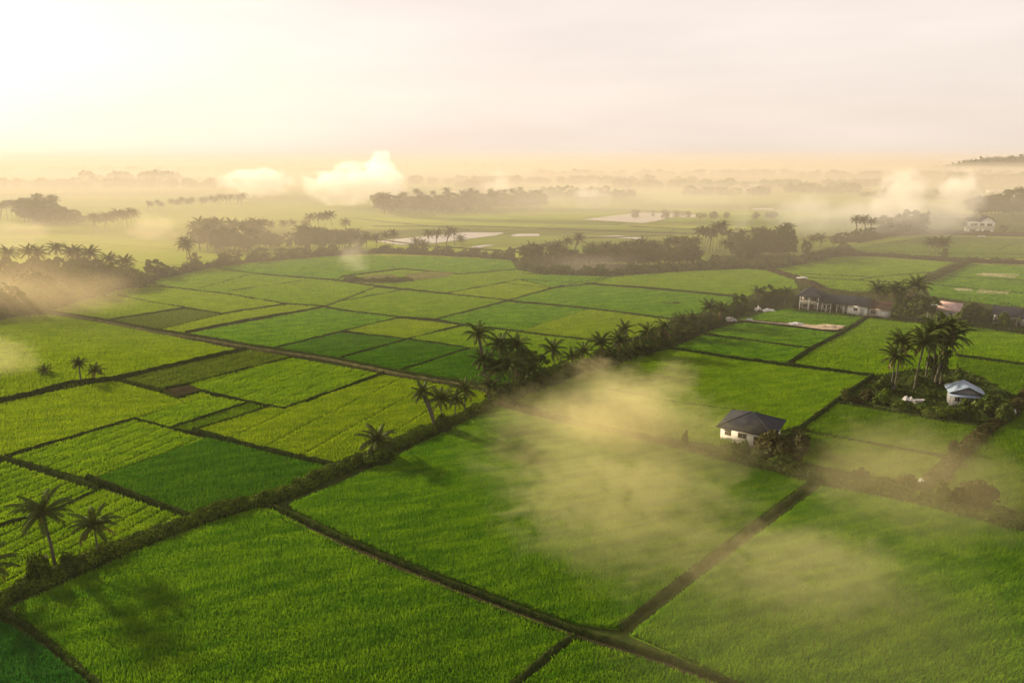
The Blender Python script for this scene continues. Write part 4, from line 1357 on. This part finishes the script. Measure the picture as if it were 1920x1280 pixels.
# dark roofed house at the right edge
A, B_ = Vector(G(1857, 606)), Vector(G(1985, 620))
ang = math.atan2(B_.y - A.y, B_.x - A.x)
L = (B_ - A).length
h4 = House('house', A, ang, 'low grey house with two dark gabled roofs at the right picture edge')
h4.block(0.5, L * .40, .4, 7, 0, 3.0, M['grey'])
h4.gable(.5, L * .40, .2, 7.2, 3.05, 2.1, .6, M['slate'])
h4.gable_wall(.6, L * .39, .5, 6.9, 3.0, 1.8, M['grey'])
h4.block(L * .44, L, 0, 7, 0, 2.8, M['grey'])
h4.gable(L * .44, L, -.2, 7.2, 2.85, 1.9, .5, M['slate'])
h4.gable_wall(L * .445, L * .99, .1, 6.9, 2.8, 1.6, M['grey'])
h4.window(2.6, .4, 1.5, 1.8, 1.3, 3)
h4.door(6.2, .4, 1.1, 2.1, M['wood'])
h4.window(L * .6, 0, 1.5, 1.8, 1.2, 3)
h4.post(.7, -.3, 0, 3.0, .2, M['white'])
gt = MB()
gt.box((L * .42, 3.5, 3.1), (.25, 8.0, .12))
h4.part('gutter', gt, M['concrete'])

# blue roofed hut in the garden
A, B_, C_ = Vector(G(1770, 715, 3.0)), Vector(G(1832, 737, 3.0)), Vector(G(1847, 720, 3.0))
A = Vector(G(1778, 762))
ang = R(-22)
h5 = House('hut', A, ang, 'wooden garden hut with a pale blue metal roof', 'hut')
h5.block(.3, 6.0, .3, 4.6, 0, 3.1, M['plank'])
h5.gable(.3, 6.0, .3, 4.6, 3.12, 1.65, .7, M['blueroof'], axis='y')
h5.gable_wall(.35, 5.95, .32, 4.58, 3.1, 1.3, M['plank'], axis='y')
h5.door(3.4, .3, .9, 2.0, M['wood'])
h5.window(1.5, .3, 1.7, .9, .9, 2)
h5.window(2.4, 6.0, 1.7, 1.0, .9, 2, side=1, axis='y')
aw = MB()
V = [(-.4, -1.2, 2.75), (6.7, -1.2, 2.75), (6.7, .28, 3.1), (-.4, .28, 3.1)]
aw.add(V + [(x, y, z + .06) for x, y, z in V], [(0, 3, 2, 1), (4, 5, 6, 7), (0, 1, 5, 4), (1, 2, 6, 5), (2, 3, 7, 6), (3, 0, 4, 7)])
h5.part('awning', aw, M['blueroof'])
for x in (-.2, 6.5):
    h5.post(x, -1.1, 0, 2.76, .12, M['plank'])

# far white two storey house
A, B_ = Vector(G(1813, 438)), Vector(G(1855, 439))
ang = math.atan2(B_.y - A.y, B_.x - A.x) - R(6)
L = (B_ - A).length
h6 = House('house', A, ang, 'distant white two storey house with a gabled roof among pale fields')
h6.o.scale = (1.12, 1.12, 1.3)
h6.block(0, L, 0, 10, 0, 3.2, M['white'])
h6.block(-.2, L + .2, -.6, 10.2, 3.21, 6.6, M['white'], 'upper_wall')
h6.gable(L * .42, L + .2, -.6, 10.2, 6.62, 3.1, .7, M['slate'], axis='y')
h6.gable_wall(L * .44, L + .1, -.58, 10.1, 6.6, 2.9, M['white'], axis='y')
h6.gable(-.2, L * .62, 1.0, 10.0, 6.6, 1.9, .6, M['slate'])
for k, w in ((.07, 1.7), (.21, 1.7), (.45, 2.4), (.74, 2.8)):
    h6.window(L * (k + .07), -.6, 5.2, w, 1.3, 3)
for k in (.2, .75):
    h6.window(L * k, 0, 1.7, 3.2, 1.4, 3)
h6.door(L * .5, 0, 1.3, 2.3, M['wood'])
h6.window(5, L + .2, 5.2, 2, 1.3, 2, side=1, axis='y')

# pale roofs far away
for i, (x, y, w, lb) in enumerate([(1393, 353, 30, 'long white roofed barn far off beside a sliver of pond'), (1507, 357, 26, 'white roofed barn far off right of the middle, small'),
                                   (1560, 355, 22, 'tiny bright white roofed barn beside dark far trees'), (1855, 362, 26, 'pale barn far off before the dim wood at the right edge')]):
    A = Vector(G(x, y))
    L = w * math.hypot(A.y, A.x) / FPX
    hb = House('barn', A, rnd.uniform(-.1, .1), lb, 'barn')
    hb.block(0, L, 0, 9, 0, 4, M['white'])
    hb.gable(0, L, 0, 9, 4.02, 2.0, .5, M['frame'])


# ------------------------------------------------------------------ small things
def crumple(name, x, y, w, h, mat, label, cat, seed, d=None, z=0.05):
    """a sheet thrown over a heap: one lumpy skin"""
    g = np.random.default_rng(seed)
    gx, gy = G(x, y)
    n = 14
    V = []
    d = d or w * .6
    for j in range(n):
        for i in range(n):
            a, b = i / (n - 1) * 2 - 1, j / (n - 1) * 2 - 1
            r = max(0, 1 - (a * a + b * b) * .75)
            V.append((a * w / 2 + g.uniform(-.05, .05) * w, b * d / 2 + g.uniform(-.05, .05) * d, h * r ** .6 * (0.45 + 0.55 * abs(math.sin(a * 3.1 + seed) * math.cos(b * 2.7 + seed * 2))) * g.uniform(.6, 1.15) - .03))
    F = [(j * n + i, j * n + i + 1, (j + 1) * n + i + 1, (j + 1) * n + i) for j in range(n - 1) for i in range(n - 1)]
    mb = MB()
    mb.add(V, F)
    o = link(name, mb.mesh(name, mat), loc=(gx, gy, z), rz=rnd.uniform(-.4, .4))
    return tag(o, label, cat)


crumple('tarpaulin', 1421, 582, 2.6, 1.9, M['tarp'], 'white rounded tarpaulin mound at the edge of the hedge by the lawn', 'tarpaulin', 1)
crumple('tarpaulin', 1440, 583, 4.6, 1.1, M['greytarp'], 'greyish pink sheet over a long heap right of the white mound', 'tarpaulin', 2)
crumple('tarpaulin', 1405, 603, 2.2, .9, M['greytarp'], 'small grey sheet at the left end of the sandy strip', 'tarpaulin', 3, z=.5)
crumple('tarpaulin', 1492, 610, 4.6, .8, M['greytarp'], 'wide grey sheet in the middle of the sandy strip', 'tarpaulin', 4, z=.5)
crumple('tarpaulin', 1560, 615, 6.0, .7, M['sand'], 'flat sandy coloured sheet at the right end of the sandy strip', 'tarpaulin', 5, z=.5)
crumple('tarpaulin', 1702, 752, 2.4, 1.3, M['greytarp'], 'grey rounded sheet in the middle of the hut garden', 'tarpaulin', 6)
crumple('sheet', 1893, 778, 1.0, 1.9, M['tarp'], 'white tall sheet hung over shrubs at the right end of the garden', 'sheet', 7, d=3.2)
crumple('sheet', 1634, 752, 1.2, .6, M['tarp'], 'small white sheet lying near the brown bush at the left of the garden', 'sheet', 8)
crumple('sheet', 1725, 912, .9, .7, M['tarp'], 'white scrap of sheet caught on the broad hedge', 'sheet', 9, z=1.0)
crumple('sheet', 84, 1057, 1.0, .5, M['sand'], 'pale scrap lying beside the lower left bushes', 'sheet', 10, z=.9)
crumple('sheet', 1840, 444, 5.0, 1.4, M['tarp'], 'tiny white heap on the field before the far white house', 'sheet', 12)
crumple('sheet', 1503, 524, 5.0, .9, M['tarp'], 'pale scrap on the brown bank behind the long farmhouse', 'sheet', 13, z=.6)


def tub():
    gx, gy = G(1722, 757)
    o = tag(link('water_tub', None, loc=(gx, gy, .05), rz=.2), 'long white tub on low blocks in the hut garden', 'tub')
    mb = MB()
    n = 20
    prof = [(0.0, .34), (.80, .34), (.92, .50), (1.0, .86), (1.08, .88), (1.08, .92), (.95, .92), (.86, .52), (.76, .42), (0, .42)]
    V = [(1.25 * r * math.cos(6.2832 * k / n), .55 * r * math.sin(6.2832 * k / n), z) for r, z in prof for k in range(n)]
    F = [(i * n + k, i * n + (k + 1) % n, (i + 1) * n + (k + 1) % n, (i + 1) * n + k) for i in range(len(prof) - 1) for k in range(n)]
    mb.add(V, F)
    link('basin', mb.mesh('basin', M['tarp']), o)
    for x in (-.7, .7):
        b = MB()
        b.box((x, 0, .16), (.3, .8, .34))
        link('block', b.mesh('block', M['concrete']), o)


tub()


def yard_lamp():
    gx, gy = G(1737, 603)
    o = tag(link('yard_lamp', None, loc=(gx, gy, .05), rz=0), 'white yard lamp post with side arms left of the pink roofed shed', 'lamp post')
    h = zat(572, gy)
    mb = MB()
    mb.tube([(0, 0, 0), (0, 0, .3), (0, 0, .32), (0, 0, h)], [.2, .2, .11, .08], 10)
    link('pole', mb.mesh('pole', M['metal']), o)
    for s, L in ((-1, 1.0), (1, 1.0), (1, 2.4)):
        a = MB()
        a.tube([(0, 0, h - .25), (s * L * .5, -.1, h - .02), (s * L, -.2, h)], .05, 6)
        ar = link('arm', a.mesh('arm', M['metal']), o)
        b = MB()
        b.tube([(s * L - .32, -.2, h + .02), (s * L - .25, -.2, h + .06), (s * L + .25, -.2, h + .06), (s * L + .34, -.2, h + .02)], [.06, .19, .19, .05], 8)
        link('lamp_head', b.mesh('lamp_head', M['lampglass']), ar)


yard_lamp()


def van():
    gx, gy = G(1368, 604)
    o = tag(link('parked_car', None, loc=(gx, gy, .1), rz=R(-8)), 'pale old car parked under the hedge trees at the corner of the lawn', 'car')
    mb = MB()
    pr = [(-2.1, .35), (-2.1, .95), (-1.5, 1.05), (-.9, 1.55), (.8, 1.6), (1.4, 1.1), (2.1, .95), (2.15, .4)]
    n = len(pr)
    V = [(x, s * (.82 if z > 1.2 else .9), z) for s in (-1, 1) for x, z in pr]
    mb.add(V, [(i, (i + 1) % n, n + (i + 1) % n, n + i) for i in range(n)])
    mb.add(V, [tuple(range(n))[::-1]])
    mb.add(V, [tuple(range(n, 2 * n))])
    link('body', mb.mesh('body', M['greytarp']), o)
    for s in (-1, 1):
        w = MB()
        w.add([(-.95, s * .875, 1.06), (1.2, s * .875, 1.06), (.7, s * .83, 1.5), (-.75, s * .83, 1.5)], [(0, 1, 2, 3)])
        link('window', w.mesh('window', M['glass']), o)
        for x in (-1.3, 1.35):
            t_ = MB()
            t_.tube([(x, s * .72, .33), (x, s * .73, .33), (x, s * .92, .33), (x, s * .93, .33)], [.25, .33, .33, .2], 14)
            link('wheel', t_.mesh('wheel', M['hedge_core']), o)
    b = MB()
    for s in (-1, 1):
        b.box((2.16, s * .6, .72), (.06, .3, .16))
    link('headlight', b.mesh('headlight', M['lampglass']), o)


van()


# ------------------------------------------------------------------ air
def haze():
    t = NT('haze_air')
    v = t.n('ShaderNodeVolumePrincipled')
    v.inputs['Color'].default_value = (0.60, 0.54, 0.49, 1)
    v.inputs['Density'].default_value = HAZE_D
    v.inputs['Anisotropy'].default_value = 0.12
    t.t.links.new(v.outputs[0], t.out.inputs['Volume'])
    mb = MB()
    mb.box((0, 4300, 43.5), (11800, 9200, 89))
    o = link('haze', mb.mesh('haze', t.m))
    tag(o, 'pale golden morning haze over the whole plain', 'haze', kind='stuff')


HAZE_D = 0.00013
haze()

ICO = None


def fog(x0, x1, yt, yb, dens, label, soft=0.6, nscale=2.2, amp=1.0, bias=0.15, depth=0.6, col=(0.96, 0.93, 0.88), aniso=0.4, low=0.35, seed=0.0, wisp=False, flat=None):
    """one drifting bank of mist: a lumpy hull, its density fading to nothing before the hull"""
    xc = (x0 + x1) / 2
    gx, gy = G(xc, yb)
    rx = (x1 - x0) / 2 * math.hypot(gy, CAM_H) / FPX
    top = max(3.0, zat(yt, gy))
    cz = top * low
    rz_ = top - cz
    ry = rx * depth
    if flat:                                   # low drift: height in metres, lies on the ground between two photo rows
        a_, b_ = G(xc, yt), G(xc, yb)
        gx, gy, ry = (a_[0] + b_[0]) / 2, (a_[1] + b_[1]) / 2, (a_[1] - b_[1]) / 2
        rx = (x1 - x0) / 2 * math.hypot(gy, CAM_H) / FPX
        cz, rz_ = flat * .3, flat * .7
    t = NT('mist')
    tc = t.n('ShaderNodeTexCoord').outputs['Object']
    ln = t.n('ShaderNodeVectorMath', operation='LENGTH')
    t.put(ln.inputs[0], tc)
    vm = t.n('ShaderNodeVectorMath', operation='MULTIPLY_ADD')
    t.put(vm.inputs[0], tc)
    vm.inputs[1].default_value = (1, ry / rx, min(1.0, rz_ / rx * 1.6))
    vm.inputs[2].default_value = (seed, seed * .7, seed * 1.3)
    nz = t.noise(vm.outputs[0], nscale, 5, 0.55)
    f = t.math('SUBTRACT', 1.0 - bias, ln.outputs['Value'])
    f = t.math('ADD', f, t.math('MULTIPLY', t.math('SUBTRACT', nz, 0.5), amp * 2))
    edge = t.smooth(ln.outputs['Value'], 1.0, 0.72)
    if wisp:
        nd = t.n('ShaderNodeTexNoise')
        t.put(nd.inputs['Vector'], vm.outputs[0])
        nd.inputs['Scale'].default_value, nd.inputs['Detail'].default_value = nscale * 1.7, 7
        nd.inputs['Roughness'].default_value, nd.inputs['Distortion'].default_value = 0.60, 1.1
        fall = t.smooth(ln.outputs['Value'], 1.0, 0.30)
        g_ = t.math('SUBTRACT', t.math('ADD', nd.outputs[0], t.math('MULTIPLY', fall, 0.30)), 0.52 + bias * 0.3)
        d = t.math('MULTIPLY', t.math('MULTIPLY', t.smooth(g_, 0.0, 0.20), t.math('ADD', t.math('MULTIPLY', fall, 0.8), 0.2)), t.math('MULTIPLY', edge, dens))
    else:
        d = t.math('MULTIPLY', t.math('MULTIPLY', t.smooth(f, 0.0, soft), edge), dens)
    v = t.n('ShaderNodeVolumePrincipled')
    v.inputs['Color'].default_value = (*col, 1)
    v.inputs['Anisotropy'].default_value = aniso
    t.put(v.inputs['Density'], d)
    t.t.links.new(v.outputs[0], t.out.inputs['Volume'])
    import bmesh
    bm = bmesh.new()
    bmesh.ops.create_icosphere(bm, subdivisions=4, radius=1.0)
    me = bpy.data.meshes.new('fog_bank')
    bm.to_mesh(me)
    bm.free()
    me.materials.append(t.m)
    o = link('fog_bank', me, loc=(gx, gy, cz), sc=(rx, ry, rz_))
    return tag(o, label, 'mist', kind='stuff')


NEARC = (0.87, 0.785, 0.43)  # warm sunlight and green bounce are put into the white mist's colour
fog(800, 1500, 690, 1150, 0.025, 'wide drift of yellow mist over the paddy in front of the white house', nscale=3.2, bias=.0, col=NEARC, aniso=.3, seed=1.0, wisp=True, flat=9)
fog(950, 1280, 730, 900, 0.022, 'left arm of the yellow mist reaching the corner of the hedge', nscale=2.4, bias=.05, col=NEARC, aniso=.3, seed=7.0, wisp=True, flat=8)
fog(860, 1460, 830, 1220, 0.034, 'lower right edge of the yellow mist thinning out over the paddy', nscale=3.0, bias=.1, col=NEARC, aniso=.3, seed=8.8, wisp=True, flat=6)
fog(1000, 1330, 640, 830, 0.036, 'upper wisp of yellow mist climbing towards the hedge palms', nscale=2.6, depth=.6, bias=.2, col=NEARC, aniso=.3, low=.25, seed=2.0, wisp=True)
fog(1180, 1800, 980, 1250, 0.028, 'faint low wisps of mist over the lower right paddy', nscale=3.0, bias=.25, col=NEARC, aniso=.3, seed=3.6, wisp=True, flat=8)
fog(1040, 1180, 650, 710, 0.055, 'small brown mist column on the hedge right of the dark thicket', .6, 1.6, depth=.7, bias=.1, col=NEARC, aniso=.3, low=.3, seed=4.0, wisp=True)
fog(1200, 1330, 645, 740, 0.034, 'thin mist column on the paddy below the hedge row palms', .6, 1.6, depth=.7, bias=.1, col=NEARC, aniso=.3, low=.3, seed=5.5, wisp=True)
fog(1420, 1990, 760, 960, 0.016, 'thin mist lying over the plots right of the white house', .9, 1.8, depth=.8, bias=.0, col=NEARC, aniso=.3, low=.2, seed=21.5, wisp=True)
fog(-260, 340, 470, 590, 0.020, 'broad bank of golden mist wrapping the wood at the left edge', .9, 1.6, .5, .1, .45, (0.88, 0.74, 0.44), .3, .25, 5.0)  # golden sunlight is tinted into the colour of the left-hand mist banks
fog(-260, 330, 440, 570, 0.009, 'golden mist drifting among the palms of the wood at the left edge', .9, 1.8, .7, .0, .5, (0.80, 0.66, 0.40), .2, .35, 43.0)
fog(-100, 110, 600, 700, 0.02, 'faint mist patch on the field at the left picture edge', .9, 1.6, depth=.6, bias=.1, col=NEARC, aniso=.3, low=.2, seed=22.5, wisp=True)
fog(400, 565, 308, 372, 0.030, 'bright white low cloud, left one of the two glowing ones near the horizon', .22, 3.0, 1.0, .14, .5, (0.99, 0.97, 0.94), .2, .45, 6.0)
fog(555, 790, 296, 386, 0.030, 'biggest bright white low cloud left of the centre near the horizon', .22, 2.8, 1.1, .12, .45, (0.99, 0.97, 0.94), .2, .42, 7.5)
fog(680, 752, 274, 372, 0.036, 'small white tower rising from the biggest low cloud', .22, 2.0, 0.9, .14, .7, (0.99, 0.97, 0.94), .2, .55, 9.5)
fog(895, 970, 312, 366, 0.035, 'small pale mist puff above the long distant wood', .5, 1.6, .8, .15, .6, seed=8.1)
fog(1050, 1160, 328, 392, 0.028, 'small pale mist puff over the small woods behind the big pond', .6, 1.8, .9, .15, .6, seed=9.3)
fog(1440, 1570, 330, 445, 0.030, 'tall pale mist puff behind the farm lane wood', .7, 1.5, .8, .1, .6, seed=10.7)
fog(1615, 1755, 304, 416, 0.034, 'left puff of the double mist puff left of the right edge wood', .4, 2.2, 1.0, .1, .6, aniso=.2, seed=11.9)
fog(1725, 1855, 306, 410, 0.034, 'right puff of the double mist puff left of the right edge wood', .4, 2.2, 1.0, .1, .6, aniso=.2, seed=13.1)
fog(1380, 1880, 356, 442, 0.020, 'low pale mist bank joining the puffs on the right', .7, 2.6, .9, .05, .35, aniso=.2, seed=14.4)
fog(1360, 1420, 368, 445, 0.02, 'faint thin mist puff above the tight row of palms', .7, 1.5, .8, .1, .6, seed=12.2)
fog(-60, 130, 398, 466, 0.016, 'pale mist puff at the left edge before the mound grove', .6, 2.2, 1.0, .1, .5, (0.84, 0.72, 0.56), .15, seed=13.4)
fog(230, 350, 390, 448, 0.022, 'pale mist puff right of the mound grove', .5, 2.0, 1.0, .1, .5, (0.88, 0.77, 0.62), .15, seed=14.8)
fog(620, 715, 440, 510, 0.03, 'small golden mist puff before the long pond palms', .7, 1.5, .8, .15, .6, (0.95, 0.88, 0.72), seed=15.1)
fog(960, 1260, 462, 512, 0.010, 'thin brown mist lying before the long palm grove', .8, 1.6, .6, .1, .3, (0.94, 0.87, 0.72), seed=16.0)
fog(-150, 900, 372, 462, 0.0035, 'thin golden mist layer between the left groves', .9, 2.2, .5, .0, .5, (0.70, 0.59, 0.40), .15, seed=17.0)  # gold of the sunward side mixed into the mist colour
fog(700, 1700, 330, 400, 0.003, 'thin mist layer over the far middle fields', .9, 2.6, .5, .05, .4, (0.96, 0.91, 0.82), seed=18.0)


def mist_layer(y0, top, dens, label, col=(0.64, 0.57, 0.49, 1)):
    t = NT('far_mist')
    v = t.n('ShaderNodeVolumePrincipled')
    v.inputs['Color'].default_value = col
    v.inputs['Density'].default_value = dens
    v.inputs['Anisotropy'].default_value = 0.12
    t.t.links.new(v.outputs[0], t.out.inputs['Volume'])
    mb = MB()
    mb.box((0, (y0 + 8740) / 2, top / 2 - .4), (11000 + top * 4, 8740 - y0, top + .8))
    o = link('ground_mist', mb.mesh('ground_mist', t.m))
    tag(o, label, 'mist', kind='stuff')


mist_layer(180, 33.0, 0.0010, 'thin pale ground mist beginning behind the wide green plain')
for n_, top_ in enumerate((46.0, 39.0, 31.0, 22.0, 13.0)):
    mist_layer(520 + 6 * n_, top_, 0.00021, ['upper', 'second', 'third', 'fourth', 'lowest'][n_] + ' sheet of the pale ground mist over the far plain', (0.64, 0.57, 0.49, 1))

fog(-200, 760, 398, 500, 0.0030, 'golden mist hanging before the groves on the left', .9, 2.0, .6, .0, .35, (0.62, 0.51, 0.30), .1, .3, 31.0)  # warm light from the left carried in this mist's colour
fog(1080, 2000, 900, 1290, 0.004, 'very thin mist veil over the lower right paddy', .9, 1.8, depth=.7, bias=-.3, col=NEARC, aniso=.2, low=.2, seed=33.0, wisp=True)
mist_layer(1900, 84.0, 0.0001, 'high thin mist along the horizon', (0.64, 0.585, 0.54, 1))
fog(1740, 2150, 284, 331, 0.0010, 'pale mist veiling the wooded hill on the right', 1.0, 1.4, .3, -.3, .6, (0.60, 0.54, 0.49), .1, .3, 41.0)
